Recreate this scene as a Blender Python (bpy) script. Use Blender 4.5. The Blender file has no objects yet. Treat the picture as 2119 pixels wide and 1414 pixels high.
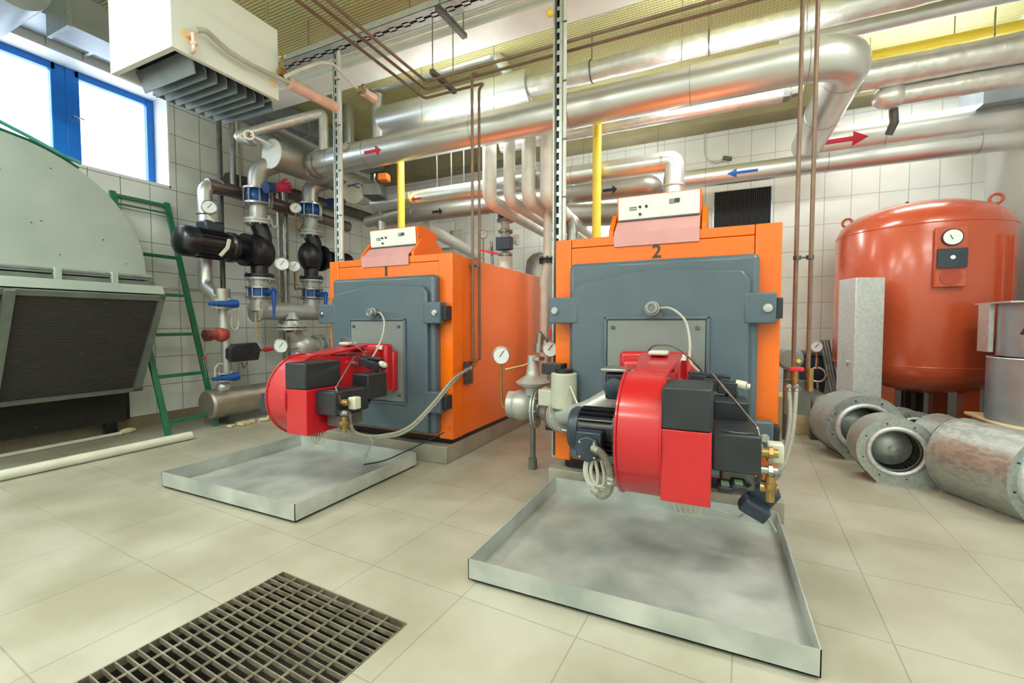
import bpy, bmesh, math, random
from mathutils import Vector, Matrix
random.seed(7)
V = Vector
PI = math.pi
COL = bpy.context.scene.collection
# ------------------------------------------------------------ camera model (used to read real positions)
F = 912.0; H = 1.2
YAW = math.radians(24.96); PIT = math.atan(37/912.)
FW = V((-math.sin(YAW)*math.cos(PIT), math.cos(YAW)*math.cos(PIT), -math.sin(PIT)))
RT = V((math.cos(YAW), math.sin(YAW), 0)); UP = RT.cross(FW)
def P(px, py, X=None, Y=None, Z=None):
    r = FW + RT*((px-1059.5)/F) - UP*((py-707)/F)
    if X is not None: t = X/r.x
    elif Y is not None: t = Y/r.y
    else: t = (Z-H)/r.z
    return V((0, 0, H)) + r*t
# ------------------------------------------------------------ mesh builder
def frame(d):
    d = V(d).normalized()
    u = V((0, 0, 1)).cross(d)
    if u.length < 1e-4: u = V((1, 0, 0))
    u.normalize(); w = d.cross(u)
    return u, w, d
class MB:
    def __init__(s): s.v = []; s.f = []
    def add(s, vs, fs):
        o = len(s.v); s.v += [V(p) for p in vs]; s.f += [tuple(i+o for i in f) for f in fs]; return s
    def box(s, lo, hi):
        x0, y0, z0 = lo; x1, y1, z1 = hi
        if x0 > x1: x0, x1 = x1, x0
        if y0 > y1: y0, y1 = y1, y0
        if z0 > z1: z0, z1 = z1, z0
        return s.add([(x0,y0,z0),(x1,y0,z0),(x1,y1,z0),(x0,y1,z0),(x0,y0,z1),(x1,y0,z1),(x1,y1,z1),(x0,y1,z1)],
                     [(3,2,1,0),(4,5,6,7),(0,1,5,4),(1,2,6,5),(2,3,7,6),(3,0,4,7)])
    def obox(s, c, size, rot=(0,0,0)):
        R = Matrix.Rotation(rot[2],3,'Z') @ Matrix.Rotation(rot[1],3,'Y') @ Matrix.Rotation(rot[0],3,'X')
        a, b, d = [q/2 for q in size]
        t = MB().box((-a,-b,-d),(a,b,d))
        return s.add([V(c)+R@p for p in t.v], t.f)
    def beam(s, p0, p1, w, h, up=(0,0,1)):
        p0 = V(p0); p1 = V(p1); d = (p1-p0).normalized(); a = d.cross(V(up))
        if a.length < 1e-3: a = V((1,0,0))
        a.normalize(); b = a.cross(d); vs = []
        for p in (p0, p1):
            for i, j in ((-1,-1),(1,-1),(1,1),(-1,1)): vs.append(p + a*(w/2*i) + b*(h/2*j))
        return s.add(vs, [(0,1,2,3),(7,6,5,4),(0,4,5,1),(1,5,6,2),(2,6,7,3),(3,7,4,0)])
    def lathe(s, c, axis, prof, n=24, cap=True):
        u, w, d = frame(axis); c = V(c); vs = []; fs = []
        for r, h in prof:
            for k in range(n):
                a = 2*PI*k/n; vs.append(c + d*h + u*(r*math.cos(a)) + w*(r*math.sin(a)))
        m = len(prof)
        for i in range(m-1):
            for k in range(n):
                k2 = (k+1) % n; fs.append((i*n+k, i*n+k2, (i+1)*n+k2, (i+1)*n+k))
        if cap:
            fs.append(tuple(range(n-1,-1,-1))); fs.append(tuple((m-1)*n+k for k in range(n)))
        return s.add(vs, fs)
    def cyl(s, p0, p1, r0, r1=None, n=20, cap=True):
        p0 = V(p0); p1 = V(p1); d = p1-p0
        return s.lathe(p0, d, [(r0, 0), (r1 if r1 is not None else r0, d.length)], n, cap)
    def disc(s, c, axis, r, t, n=24):
        d = V(axis).normalized(); return s.cyl(V(c)-d*t/2, V(c)+d*t/2, r, n=n)
    def hexn(s, c, axis, r, t): return s.disc(c, axis, r, t, 6)
    def bolts(s, c, axis, R, n, r, h, ph=0):
        u, w, d = frame(axis)
        for k in range(n):
            a = 2*PI*k/n+ph; s.cyl(V(c)+u*(R*math.cos(a))+w*(R*math.sin(a))-d*h/2, V(c)+u*(R*math.cos(a))+w*(R*math.sin(a))+d*h/2, r, n=6)
        return s
    def torus(s, c, axis, R, r, n=28, m=10):
        u, w, d = frame(axis); vs = []; fs = []
        for i in range(n):
            a = 2*PI*i/n; e = u*math.cos(a)+w*math.sin(a)
            for j in range(m):
                b = 2*PI*j/m; vs.append(V(c)+e*(R+r*math.cos(b))+d*(r*math.sin(b)))
        for i in range(n):
            for j in range(m):
                i2 = (i+1) % n; j2 = (j+1) % m; fs.append((i*m+j, i2*m+j, i2*m+j2, i*m+j2))
        return s.add(vs, fs)
    def tube(s, pts, r, n=16, fil=None, seg=6, cap=True, rads=None):
        pts = [V(p) for p in pts]
        if fil and len(pts) > 2:
            q = [pts[0]]
            for i in range(1, len(pts)-1):
                a, b, c = pts[i-1], pts[i], pts[i+1]
                L = min(fil, (a-b).length*.48, (c-b).length*.48)
                p1 = b+(a-b).normalized()*L; p2 = b+(c-b).normalized()*L
                for k in range(seg+1):
                    t = k/seg; q.append(p1*(1-t)**2 + b*(2*t*(1-t)) + p2*t*t)
            q.append(pts[-1]); pts = q
        vs = []; fs = []; m = len(pts); T = []
        for i in range(m):
            d = (pts[min(i+1,m-1)]-pts[max(i-1,0)]); T.append(d.normalized())
        u, w, _ = frame(T[0])
        for i in range(m):
            u = (u - T[i]*u.dot(T[i])).normalized(); w = T[i].cross(u)
            rr = rads[i] if rads else r
            for k in range(n):
                a = 2*PI*k/n; vs.append(pts[i]+u*(rr*math.cos(a))+w*(rr*math.sin(a)))
        for i in range(m-1):
            for k in range(n):
                k2 = (k+1) % n; fs.append((i*n+k, i*n+k2, (i+1)*n+k2, (i+1)*n+k))
        if cap: fs.append(tuple(range(n-1,-1,-1))); fs.append(tuple((m-1)*n+k for k in range(n)))
        return s.add(vs, fs)
    def prism(s, pts, vec):
        pts = [V(p) for p in pts]; vec = V(vec); n = len(pts)
        nm = V((0,0,0))
        for i in range(n): nm += (pts[i]-pts[0]).cross(pts[(i+1) % n]-pts[0])
        if nm.dot(vec) > 0: pts = pts[::-1]
        return s.add(pts+[p+vec for p in pts], [tuple(range(n)), tuple(range(2*n-1, n-1, -1))] + [(i, i+n, (i+1) % n+n, (i+1) % n) for i in range(n)])
    def sphere(s, c, r, n=16, m=10, sc=(1,1,1)):
        prof = [(max(1e-4, math.sin(PI*j/m))*r, -math.cos(PI*j/m)*r) for j in range(m+1)]
        t = MB().lathe((0,0,0), (0,0,1), prof, n, False)
        return s.add([V(c)+V((p.x*sc[0], p.y*sc[1], p.z*sc[2])) for p in t.v], t.f)
    def xf(s, M):
        s.v = [M@p for p in s.v]; return s
    def build(s, name, mat, parent=None, bev=0, ang=35, keep=False):
        me = bpy.data.meshes.new(name); vs = s.v; off = V((0,0,0))
        if parent is not None: off = OFF.get(parent.name, V((0,0,0)))
        elif not keep:
            lo = [min(p[i] for p in vs) for i in range(3)]; hi = [max(p[i] for p in vs) for i in range(3)]
            off = V(((lo[0]+hi[0])/2, (lo[1]+hi[1])/2, lo[2]))
        me.from_pydata([tuple(p-off) for p in vs], [], s.f)
        me.materials.append(mat); me.shade_smooth(); me.update()
        bm = bmesh.new(); bm.from_mesh(me); bmesh.ops.recalc_face_normals(bm, faces=bm.faces); bm.to_mesh(me); bm.free()
        me.set_sharp_from_angle(angle=math.radians(ang))
        o = bpy.data.objects.new(name, me); COL.objects.link(o)
        if parent is not None: o.parent = parent; OFF[o.name] = off
        else: o.location = off; OFF[o.name] = off
        if bev:
            md = o.modifiers.new('bevel', 'BEVEL'); md.width = bev; md.segments = 2; md.limit_method = 'ANGLE'; md.angle_limit = math.radians(40)
            md.harden_normals = False
        return o
OFF = {}
def tag(o, label, cat, group=None, kind=None):
    o['label'] = label; o['category'] = cat
    if group: o['group'] = group
    if kind: o['kind'] = kind
    return o
def thing(name, label, cat, loc=(0,0,0), group=None):
    o = bpy.data.objects.new(name, None); COL.objects.link(o); o.empty_display_size = .05
    o.location = V(loc); OFF[o.name] = V(loc)
    return tag(o, label, cat, group)
def struct(o): o['kind'] = 'structure'; return o
def copytree(root, loc, label, rot=None, group=None):
    r = root.copy(); COL.objects.link(r); r.location = V(loc); r['label'] = label
    if rot is not None: r.rotation_euler = (0,0,rot)
    if group: r['group'] = group
    for ch in list(root.children):
        c = ch.copy(); COL.objects.link(c); c.parent = r
        for g in list(ch.children):
            d = g.copy(); COL.objects.link(d); d.parent = c
    return r
# ------------------------------------------------------------ materials
def lin(c): return tuple(((x/255.)/12.92 if x/255. <= .04045 else ((x/255.+.055)/1.055)**2.4) for x in c)+(1,)
def mat(name, c1, c2=None, rough=.5, metal=0., scale=6., bump=0., bscale=40., coat=0., rvar=.1, kind='noise', spec=.5, detail=5, stretch=None, thr=(.35,.65)):
    m = bpy.data.materials.new(name); m.use_nodes = True; nt = m.node_tree; N = nt.nodes; L = nt.links
    b = N['Principled BSDF']; c2 = c2 or c1
    tc = N.new('ShaderNodeTexCoord'); src = tc.outputs['Object']
    if stretch:
        mp = N.new('ShaderNodeMapping'); mp.inputs['Scale'].default_value = stretch; L.new(src, mp.inputs[0]); src = mp.outputs[0]
    if kind == 'voronoi':
        t = N.new('ShaderNodeTexVoronoi'); t.inputs['Scale'].default_value = scale; out = t.outputs['Color']
        sp = N.new('ShaderNodeSeparateColor'); L.new(out, sp.inputs[0]); out = sp.outputs[0]
        L.new(src, t.inputs['Vector'])
    else:
        t = N.new('ShaderNodeTexNoise'); t.inputs['Scale'].default_value = scale; t.inputs['Detail'].default_value = detail; out = t.outputs['Fac']
        L.new(src, t.inputs['Vector'])
    r = N.new('ShaderNodeValToRGB'); r.color_ramp.elements[0].position = thr[0]; r.color_ramp.elements[1].position = thr[1]
    r.color_ramp.elements[0].color = lin(c1); r.color_ramp.elements[1].color = lin(c2)
    L.new(out, r.inputs[0]); L.new(r.outputs[0], b.inputs['Base Color'])
    mr = N.new('ShaderNodeMapRange'); mr.inputs[3].default_value = max(0, rough-rvar); mr.inputs[4].default_value = min(1, rough+rvar)
    L.new(out, mr.inputs[0]); L.new(mr.outputs[0], b.inputs['Roughness'])
    b.inputs['Metallic'].default_value = metal; b.inputs['Specular IOR Level'].default_value = spec
    if coat: b.inputs['Coat Weight'].default_value = coat; b.inputs['Coat Roughness'].default_value = .15
    if bump:
        t2 = N.new('ShaderNodeTexNoise'); t2.inputs['Scale'].default_value = bscale; t2.inputs['Detail'].default_value = 3; L.new(src, t2.inputs['Vector'])
        bp = N.new('ShaderNodeBump'); bp.inputs['Strength'].default_value = bump; bp.inputs['Distance'].default_value = .01
        L.new(t2.outputs['Fac'], bp.inputs['Height']); L.new(bp.outputs[0], b.inputs['Normal'])
    return m
def emis(name, col, st):
    m = bpy.data.materials.new(name); m.use_nodes = True; b = m.node_tree.nodes['Principled BSDF']
    b.inputs['Base Color'].default_value = lin(col); b.inputs['Emission Color'].default_value = lin(col); b.inputs['Emission Strength'].default_value = st
    return m
M = {}
M['orange'] = mat('orange_paint', (246,116,2), (242,111,1), .3, coat=.4, scale=2, rvar=.05)
M['blue_grey'] = mat('blue_grey_paint', (78,97,110), (84,103,116), .38, scale=3, bump=.05, bscale=90, coat=.2)
M['panel_grey'] = mat('grey_panel_paint', (122,132,132), (128,138,137), .45, scale=4)
M['red'] = mat('red_paint', (196,22,36), (184,18,30), .3, coat=.5, scale=3, rvar=.05)
M['pink_red'] = mat('faded_red_plastic', (214,160,160), (206,150,150), .35, scale=3)
M['black'] = mat('black_plastic', (34,40,46), (42,48,54), .4, scale=8)
M['dark'] = mat('dark_iron', (16,18,24), (26,29,36), .35, scale=9, bump=.1, bscale=60, coat=.2)
M['motor_blue'] = mat('motor_paint', (40,52,66), (50,64,78), .35, scale=9)
M['alu'] = mat('aluminium_cladding', (226,228,228), (212,216,217), .33, .8, 2.5, bump=.04, bscale=5, rvar=.08)
M['alu_dull'] = mat('dull_cladding', (190,190,184), (174,174,168), .42, .8, 2.5, bump=.05, bscale=5, rvar=.08)
M['foil'] = mat('crinkled_foil', (234,234,231), (212,214,212), .36, .7, 9, bump=.55, bscale=16, rvar=.12)
M['white_pipe'] = mat('white_wrapped_pipe', (226,228,222), (212,214,208), .5, .1, 7, bump=.2, bscale=12)
M['steel'] = mat('plain_steel', (176,178,176), (150,152,150), .35, .9, 14, rvar=.1)
M['chrome'] = mat('bright_bolt_steel', (220,222,222), (190,192,192), .22, 1., 20)
M['silver_paint'] = mat('silver_painted_iron', (190,194,190), (172,178,176), .42, .45, 8, bump=.1, bscale=50)
M['galv'] = mat('galvanised_sheet', (160,170,168), (176,185,182), .42, .65, 60, kind='voronoi', rvar=.08)
M['galv_tray'] = mat('galvanised_tray', (164,173,170), (206,212,208), .42, .35, 3.2, rvar=.1, detail=8)
M['galv_light'] = mat('galvanised_strip', (194,203,205), (206,214,216), .4, .5, 50, kind='voronoi')
M['duct'] = mat('zinc_duct', (150,160,170), (164,174,182), .4, .6, 6)
M['casing'] = mat('grey_painted_casing', (158,174,168), (170,184,178), .5, .25, 2.2, bump=.12, bscale=9, detail=8)
M['grey_paint'] = mat('grey_frame_paint', (96,106,100), (112,122,114), .55, .2, 7)
M['green'] = mat('green_paint', (34,108,76), (44,118,84), .45, scale=8)
M['tank_red'] = mat('tank_orange_red', (190,84,52), (184,78,46), .26, coat=.6, scale=1.5, rvar=.04)
M['brown'] = mat('brown_pipe_paint', (134,110,92), (120,100,86), .4, .2, 10)
M['yellow'] = mat('yellow_gas_paint', (248,224,84), (242,214,70), .38, scale=5)
M['blue'] = mat('blue_valve_paint', (22,84,168), (16,70,148), .35, scale=9)
M['window_blue'] = mat('blue_window_frame', (0,118,214), (0,108,204), .35, scale=4)
M['heater_white'] = mat('cream_enamel', (232,237,232), (224,230,225), .45, scale=2)
M['louvre'] = mat('louvre_metal', (118,126,134), (132,140,146), .4, .6, 5)
M['rust_yellow'] = mat('rust_stain', (226,186,100), (240,226,190), .6, scale=12)
M['copper_pink'] = mat('red_lead_pipe', (236,206,192), (226,190,174), .4, .2, 9)
M['white'] = mat('white_enamel', (236,240,238), (230,234,232), .4, scale=5)
M['cream'] = mat('cream_plastic', (206,208,192), (196,200,186), .45, scale=8)
M['beige_box'] = mat('beige_metal_box', (190,194,178), (178,184,170), .5, scale=5)
M['dial'] = mat('dial_face', (232,240,242), (226,236,240), .25, scale=5)
M['conc'] = mat('concrete_pad', (150,150,138), (168,166,152), .8, 0, 4, bump=.3, bscale=30)
M['cable'] = mat('black_cable', (24,26,28), (34,36,38), .5)
M['wire'] = mat('grey_wire', (190,192,180), (170,172,160), .5)
M['hose'] = mat('braided_hose', (176,178,166), (140,142,132), .45, .4, 160, bump=.4, bscale=300, detail=2)
M['brass'] = mat('brass', (178,152,96), (150,126,76), .35, .8, 12)
M['ceramic_blue'] = M['blue']
M['glove'] = mat('crimson_rubber_glove', (178,20,66), (196,36,84), .4, scale=12)
M['glove_blue'] = mat('blue_glove_cuff', (24,66,130), (20,52,110), .5)
M['foam'] = mat('yellowed_foam', (222,214,168), (206,194,146), .8, 0, 12, bump=.4, bscale=30)
M['card'] = mat('cardboard', (206,186,140), (216,198,154), .75, 0, 5, bump=.1)
M['pvc'] = mat('white_plastic_pipe', (222,226,212), (206,210,196), .45, 0, 5)
M['rusty'] = mat('rusted_pipe', (188,176,130), (196,140,60), .6, .2, 9)
M['vessel'] = mat('dusty_cladding', (176,172,158), (158,154,142), .45, .7, 5, rvar=.1)
M['filter_red'] = mat('brick_red_cast', (168,74,66), (150,62,56), .5, 0, 12, bump=.2, bscale=40)
M['steel_dark'] = mat('dark_steel', (90,94,92), (110,112,108), .45, .6, 9)
M['marker_red'] = mat('red_arrow_sticker', (212,32,66), (212,32,66), .45)
M['marker_black'] = mat('black_arrow_sticker', (24,28,34), (24,28,34), .45)
M['marker_blue'] = mat('blue_arrow_sticker', (20,104,200), (20,104,200), .45)
M['marker_navy'] = mat('navy_arrow_sticker', (22,34,70), (22,34,70), .45)
M['act_orange'] = mat('orange_actuator', (240,126,30), (230,116,24), .45)
M['screen'] = mat('grey_label', (110,118,122), (130,138,140), .4)
M['green_label'] = mat('green_text_label', (120,140,110), (100,120,96), .5)
M['wood'] = mat('plywood', (196,184,142), (180,164,122), .7, 0, 6, stretch=(1,1,8))

def swz(N, L, a, b):
    tc = N.new('ShaderNodeTexCoord'); sp = N.new('ShaderNodeSeparateXYZ'); cb = N.new('ShaderNodeCombineXYZ')
    L.new(tc.outputs['Object'], sp.inputs[0]); L.new(sp.outputs[a], cb.inputs[0]); L.new(sp.outputs[b], cb.inputs[1]); return cb.outputs[0], tc
def tiles(name, a, b, w, h, ox, oz, c1, c2, grout, rough, rot=0, mortar=.004, nz=(190,), stain=None, bump=.35, zone=None):
    m = bpy.data.materials.new(name); m.use_nodes = True; nt = m.node_tree; N = nt.nodes; L = nt.links; bs = N['Principled BSDF']
    src, tc = swz(N, L, a, b)
    mp = N.new('ShaderNodeMapping'); mp.inputs['Location'].default_value = (ox, oz, 0); mp.inputs['Rotation'].default_value = (0,0,rot); L.new(src, mp.inputs[0])
    br = N.new('ShaderNodeTexBrick'); br.offset = 0; br.squash = 1; br.inputs['Scale'].default_value = 1
    br.inputs['Brick Width'].default_value = w; br.inputs['Row Height'].default_value = h; br.inputs['Mortar Size'].default_value = mortar; br.inputs['Mortar Smooth'].default_value = .1
    br.inputs['Color1'].default_value = lin(c1); br.inputs['Color2'].default_value = lin(c2); br.inputs['Mortar'].default_value = lin(grout)
    L.new(mp.outputs[0], br.inputs['Vector'])
    no = N.new('ShaderNodeTexNoise'); no.inputs['Scale'].default_value = 1.6; no.inputs['Detail'].default_value = 8; L.new(tc.outputs['Object'], no.inputs['Vector'])
    rp = N.new('ShaderNodeValToRGB'); rp.color_ramp.elements[0].position = .4; rp.color_ramp.elements[1].position = .62
    rp.color_ramp.elements[0].color = lin(stain or (240,241,238)); rp.color_ramp.elements[1].color = (1,1,1,1)
    L.new(no.outputs['Fac'], rp.inputs[0])
    mx = N.new('ShaderNodeMixRGB'); mx.blend_type = 'MULTIPLY'; mx.inputs[0].default_value = 1; L.new(br.outputs['Color'], mx.inputs[1]); L.new(rp.outputs[0], mx.inputs[2])
    L.new(mx.outputs[0], bs.inputs['Base Color'])
    mr = N.new('ShaderNodeMapRange'); mr.inputs[3].default_value = rough; mr.inputs[4].default_value = .9; L.new(br.outputs['Fac'], mr.inputs[0]); L.new(mr.outputs[0], bs.inputs['Roughness'])
    bp = N.new('ShaderNodeBump'); bp.invert = True; bp.inputs['Strength'].default_value = bump; bp.inputs['Distance'].default_value = .004
    L.new(br.outputs['Fac'], bp.inputs['Height']); L.new(bp.outputs[0], bs.inputs['Normal'])
    return m
M['tile_left'] = tiles('white_glazed_tile_left', 1, 2, .285, .34, -.125+.0, -.12, (238,243,240), (230,236,233), (128,131,127), .18)
M['tile_back'] = tiles('white_glazed_tile_back', 0, 2, .285, .34, -.10, -.12, (234,236,233), (228,231,228), (176,178,176), .18)  # grout paled to imitate joints washed out by bright light
M['floor'] = tiles('beige_floor_tile', 0, 1, .53, .53, .03, .03, (183,183,170), (177,178,165), (158,156,144), .36, rot=math.radians(3.3), mortar=.003, stain=(226,224,214), bump=.15)
M['plaster'] = mat('white_plaster', (226,230,228), (216,220,218), .7, 0, 2, bump=.05)
def ceiling_mat():
    m = bpy.data.materials.new('mesh_faced_insulation_ceiling'); m.use_nodes = True; nt = m.node_tree; N = nt.nodes; L = nt.links; bs = N['Principled BSDF']
    tc = N.new('ShaderNodeTexCoord'); o = tc.outputs['Object']
    def noise(s, d=5, off=0):
        mp = N.new('ShaderNodeMapping'); mp.inputs['Location'].default_value = (off,off,0); L.new(o, mp.inputs[0])
        t = N.new('ShaderNodeTexNoise'); t.inputs['Scale'].default_value = s; t.inputs['Detail'].default_value = d; L.new(mp.outputs[0], t.inputs['Vector']); return t.outputs['Fac']
    def ramp(i, p0, p1, a, b):
        r = N.new('ShaderNodeValToRGB'); r.color_ramp.elements[0].position = p0; r.color_ramp.elements[1].position = p1
        r.color_ramp.elements[0].color = a; r.color_ramp.elements[1].color = b; L.new(i, r.inputs[0]); return r.outputs[0]
    base = ramp(noise(1.2), .35, .65, lin((186,178,124)), lin((202,196,150)))
    w = N.new('ShaderNodeTexWave'); w.wave_type = 'BANDS'; w.bands_direction = 'Y'; w.inputs['Scale'].default_value = 9; w.inputs['Distortion'].default_value = .3; L.new(o, w.inputs['Vector'])
    w2 = N.new('ShaderNodeTexWave'); w2.wave_type = 'BANDS'; w2.bands_direction = 'X'; w2.inputs['Scale'].default_value = 9; L.new(o, w2.inputs['Vector'])
    mn = N.new('ShaderNodeMath'); mn.operation = 'MULTIPLY_ADD'; L.new(w.outputs['Fac'], mn.inputs[0]); mn.inputs[1].default_value = .75; 
    mm = N.new('ShaderNodeMath'); mm.operation = 'MULTIPLY'; mm.inputs[1].default_value = .25; L.new(w2.outputs['Fac'], mm.inputs[0]); L.new(mm.outputs[0], mn.inputs[2])
    mesh = ramp(mn.outputs[0], .3, .6, lin((164,156,100)), lin((214,210,156)))
    msk = ramp(noise(.55, 2, 3), .46, .5, (0,0,0,1), (1,1,1,1))
    mx = N.new('ShaderNodeMixRGB'); L.new(msk, mx.inputs[0]); L.new(base, mx.inputs[1]); L.new(mesh, mx.inputs[2])
    sp = ramp(noise(2.2, 6, 9), .66, .69, (0,0,0,1), (1,1,1,1))
    m2 = N.new('ShaderNodeMixRGB'); L.new(sp, m2.inputs[0]); L.new(mx.outputs[0], m2.inputs[1]); m2.inputs[2].default_value = lin((186,182,166))
    L.new(m2.outputs[0], bs.inputs['Base Color']); bs.inputs['Roughness'].default_value = .7
    bp = N.new('ShaderNodeBump'); bp.inputs['Strength'].default_value = .5; bp.inputs['Distance'].default_value = .015; L.new(mn.outputs[0], bp.inputs['Height']); L.new(bp.outputs[0], bs.inputs['Normal'])
    return m
M['ceiling'] = ceiling_mat()
def coil_mat():
    m = bpy.data.materials.new('dusty_finned_coil'); m.use_nodes = True; nt = m.node_tree; N = nt.nodes; L = nt.links; bs = N['Principled BSDF']
    tc = N.new('ShaderNodeTexCoord'); o = tc.outputs['Object']
    w = N.new('ShaderNodeTexWave'); w.bands_direction = 'Z'; w.inputs['Scale'].default_value = 22; w.inputs['Distortion'].default_value = 1.2; w.inputs['Detail'].default_value = 3; L.new(o, w.inputs['Vector'])
    r = N.new('ShaderNodeValToRGB'); r.color_ramp.elements[0].color = lin((20,20,20)); r.color_ramp.elements[1].color = lin((66,66,60)); L.new(w.outputs['Fac'], r.inputs[0])
    n = N.new('ShaderNodeTexNoise'); n.inputs['Scale'].default_value = 45; n.inputs['Detail'].default_value = 6; L.new(o, n.inputs['Vector'])
    r2 = N.new('ShaderNodeValToRGB'); r2.color_ramp.elements[0].position = .68; r2.color_ramp.elements[1].position = .76; L.new(n.outputs['Fac'], r2.inputs[0])
    mx = N.new('ShaderNodeMixRGB'); L.new(r2.outputs[0], mx.inputs[0]); L.new(r.outputs[0], mx.inputs[1]); mx.inputs[2].default_value = lin((120,116,104))
    L.new(mx.outputs[0], bs.inputs['Base Color']); bs.inputs['Roughness'].default_value = .7
    bp = N.new('ShaderNodeBump'); bp.inputs['Strength'].default_value = .6; bp.inputs['Distance'].default_value = .01; L.new(w.outputs['Fac'], bp.inputs['Height']); L.new(bp.outputs[0], bs.inputs['Normal'])
    return m
M['coil'] = coil_mat()
def glass_mat():
    m = bpy.data.materials.new('window_glass'); m.use_nodes = True; nt = m.node_tree; N = nt.nodes; L = nt.links
    g = N.new('ShaderNodeBsdfGlossy'); g.inputs['Roughness'].default_value = .02; t = N.new('ShaderNodeBsdfTransparent'); x = N.new('ShaderNodeMixShader'); x.inputs[0].default_value = .06
    L.new(t.outputs[0], x.inputs[1]); L.new(g.outputs[0], x.inputs[2]); L.new(x.outputs[0], N['Material Output'].inputs[0]); return m
M['glass'] = glass_mat()
# ============================================================ SETTING
XL, XR, YB, YF, ZC = -6.1, 2.78, 7.0, -3.2, 4.35
RG = math.radians(-3.3)                                     # the floor tiles and the grate are laid a little askew
gc = V((-1.105, 1.375, 0)); ux = V((math.cos(RG), math.sin(RG), 0)); uy = V((-math.sin(RG), math.cos(RG), 0))
G = [gc, gc-ux*.775, gc-ux*.775-uy*1.15, gc-uy*1.15]       # opening: back right, back left, front left, front right
m = MB(); O4 = [(XR+.3, YB+.3, 0), (XL-.6, YB+.3, 0), (XL-.6, YF-.3, 0), (XR+.3, YF-.3, 0)]
m.add(O4+[tuple(g) for g in G], [(0,1,5,4), (1,2,6,5), (2,3,7,6), (3,0,4,7)])
fl = m.build('floor', M['floor'], keep=True); struct(fl)
for p in fl.data.polygons: p.use_smooth = False
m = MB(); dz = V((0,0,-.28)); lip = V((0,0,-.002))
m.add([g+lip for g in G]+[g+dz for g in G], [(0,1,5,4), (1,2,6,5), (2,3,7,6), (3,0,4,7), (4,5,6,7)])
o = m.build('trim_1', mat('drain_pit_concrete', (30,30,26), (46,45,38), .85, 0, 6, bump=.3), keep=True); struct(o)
struct(MB().box((XL-.6, YF-.3, ZC), (XR+.3, YB+.3, ZC+.2)).build('ceiling', M['ceiling'], keep=True))
# left wall with the window opening
WY0, WY1, WZ0, WZ1, WX = .55, 3.2, 2.86, 3.97, -6.45
m = MB(); m.box((XL-.5, YF, .12), (XL, WY0, ZC)).box((XL-.5, WY1, .12), (XL, YB, ZC)).box((XL-.5, WY0, .12), (XL, WY1, WZ0)).box((XL-.5, WY0, WZ1), (XL, WY1, ZC))
struct(m.build('wall_left', M['tile_left'], keep=True))
struct(MB().box((XL-.5, YF, 0), (XL-.004, YB, .12)).build('baseboard_left', mat('brown_skirting_tile', (150,140,118), (138,128,106), .35, 0, 5), keep=True))
struct(MB().box((XL-.5, YB, 0), (XR+.3, YB+.3, ZC)).build('wall_back', M['tile_back'], keep=True))
struct(MB().box((XR, YF, 0), (XR+.3, YB, ZC)).build('wall_right', M['plaster'], keep=True))
struct(MB().box((XL-.5, YF-.3, 0), (XR+.3, YF, ZC)).build('wall_front', M['plaster'], keep=True))
# reveal lining of the window
m = MB(); m.box((WX-.05, WY1-.02, WZ0), (XL+.002, WY1, WZ1)).box((WX-.05, WY0, WZ0-.0), (XL+.002, WY0+.02, WZ1)).box((WX-.05, WY0, WZ1-.02), (XL+.002, WY1, WZ1)).box((WX-.05, WY0, WZ0), (XL+.002, WY1, WZ0+.02))
struct(m.build('trim_2', M['white'], keep=True))
def window(n, y0, y1):
    r = MB(); t = .075; a = .115 if n > 1 else t; b = .115 if n < 3 else t
    r.box((WX, y0, WZ0+.02), (WX+.07, y0+a, WZ1-.02)).box((WX, y1-b, WZ0+.02), (WX+.07, y1, WZ1-.02)).box((WX, y0+t, WZ0+.02), (WX+.07, y1-t, WZ0+.02+t)).box((WX, y0+t, WZ1-.02-t), (WX+.07, y1-t, WZ1-.02))
    f = r.build('window_%d' % n, M['window_blue'], bev=.006, keep=True); struct(f)
    g = MB().box((WX+.03, y0+t, WZ0+.02+t), (WX+.036, y1-t, WZ1-.02-t)).build('pane', M['glass'], f)
    return f
window(1, WY0+.02, 1.38)
window(2, 1.38, 2.36)
w3 = window(3, 2.36, WY1-.02)
h = MB().cyl((WX+.07, 2.41, 3.44), (WX+.11, 2.41, 3.44), .012, n=8).tube([(WX+.11, 2.41, 3.44), (WX+.115, 2.49, 3.435)], .009, 8).build('handle', M['chrome'], w3)
# back wall frieze and beams under the ceiling
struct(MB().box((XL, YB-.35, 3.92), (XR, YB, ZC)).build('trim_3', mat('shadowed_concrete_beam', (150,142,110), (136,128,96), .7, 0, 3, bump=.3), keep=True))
struct(MB().box((XL, 3.76, 4.02), (XR, 4.08, ZC)).build('trim_4', M['white'], keep=True))
struct(MB().box((XL, 2.95, 4.18), (XL+1.0, 3.15, ZC)).build('trim_5', M['white'], keep=True))
# camera
cam = bpy.data.cameras.new('camera'); co = bpy.data.objects.new('camera', cam); COL.objects.link(co)
cam.sensor_width = 36; cam.sensor_fit = 'HORIZONTAL'; cam.lens = F/2119*36; cam.clip_start = .02
co.location = (0,0,H); co.rotation_euler = (PI/2-PIT, 0, YAW); bpy.context.scene.camera = co
sc = bpy.context.scene; sc.view_settings.view_transform = 'Standard'; sc.view_settings.look = 'None'; sc.view_settings.gamma = 1; sc.view_settings.exposure = 0.25
sc.view_settings.use_curve_mapping = False
w = bpy.data.worlds.new('world'); sc.world = w; w.use_nodes = True
w.node_tree.nodes['Background'].inputs[0].default_value = (.82,.92,1,1); w.node_tree.nodes['Background'].inputs[1].default_value = 4.5
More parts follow.
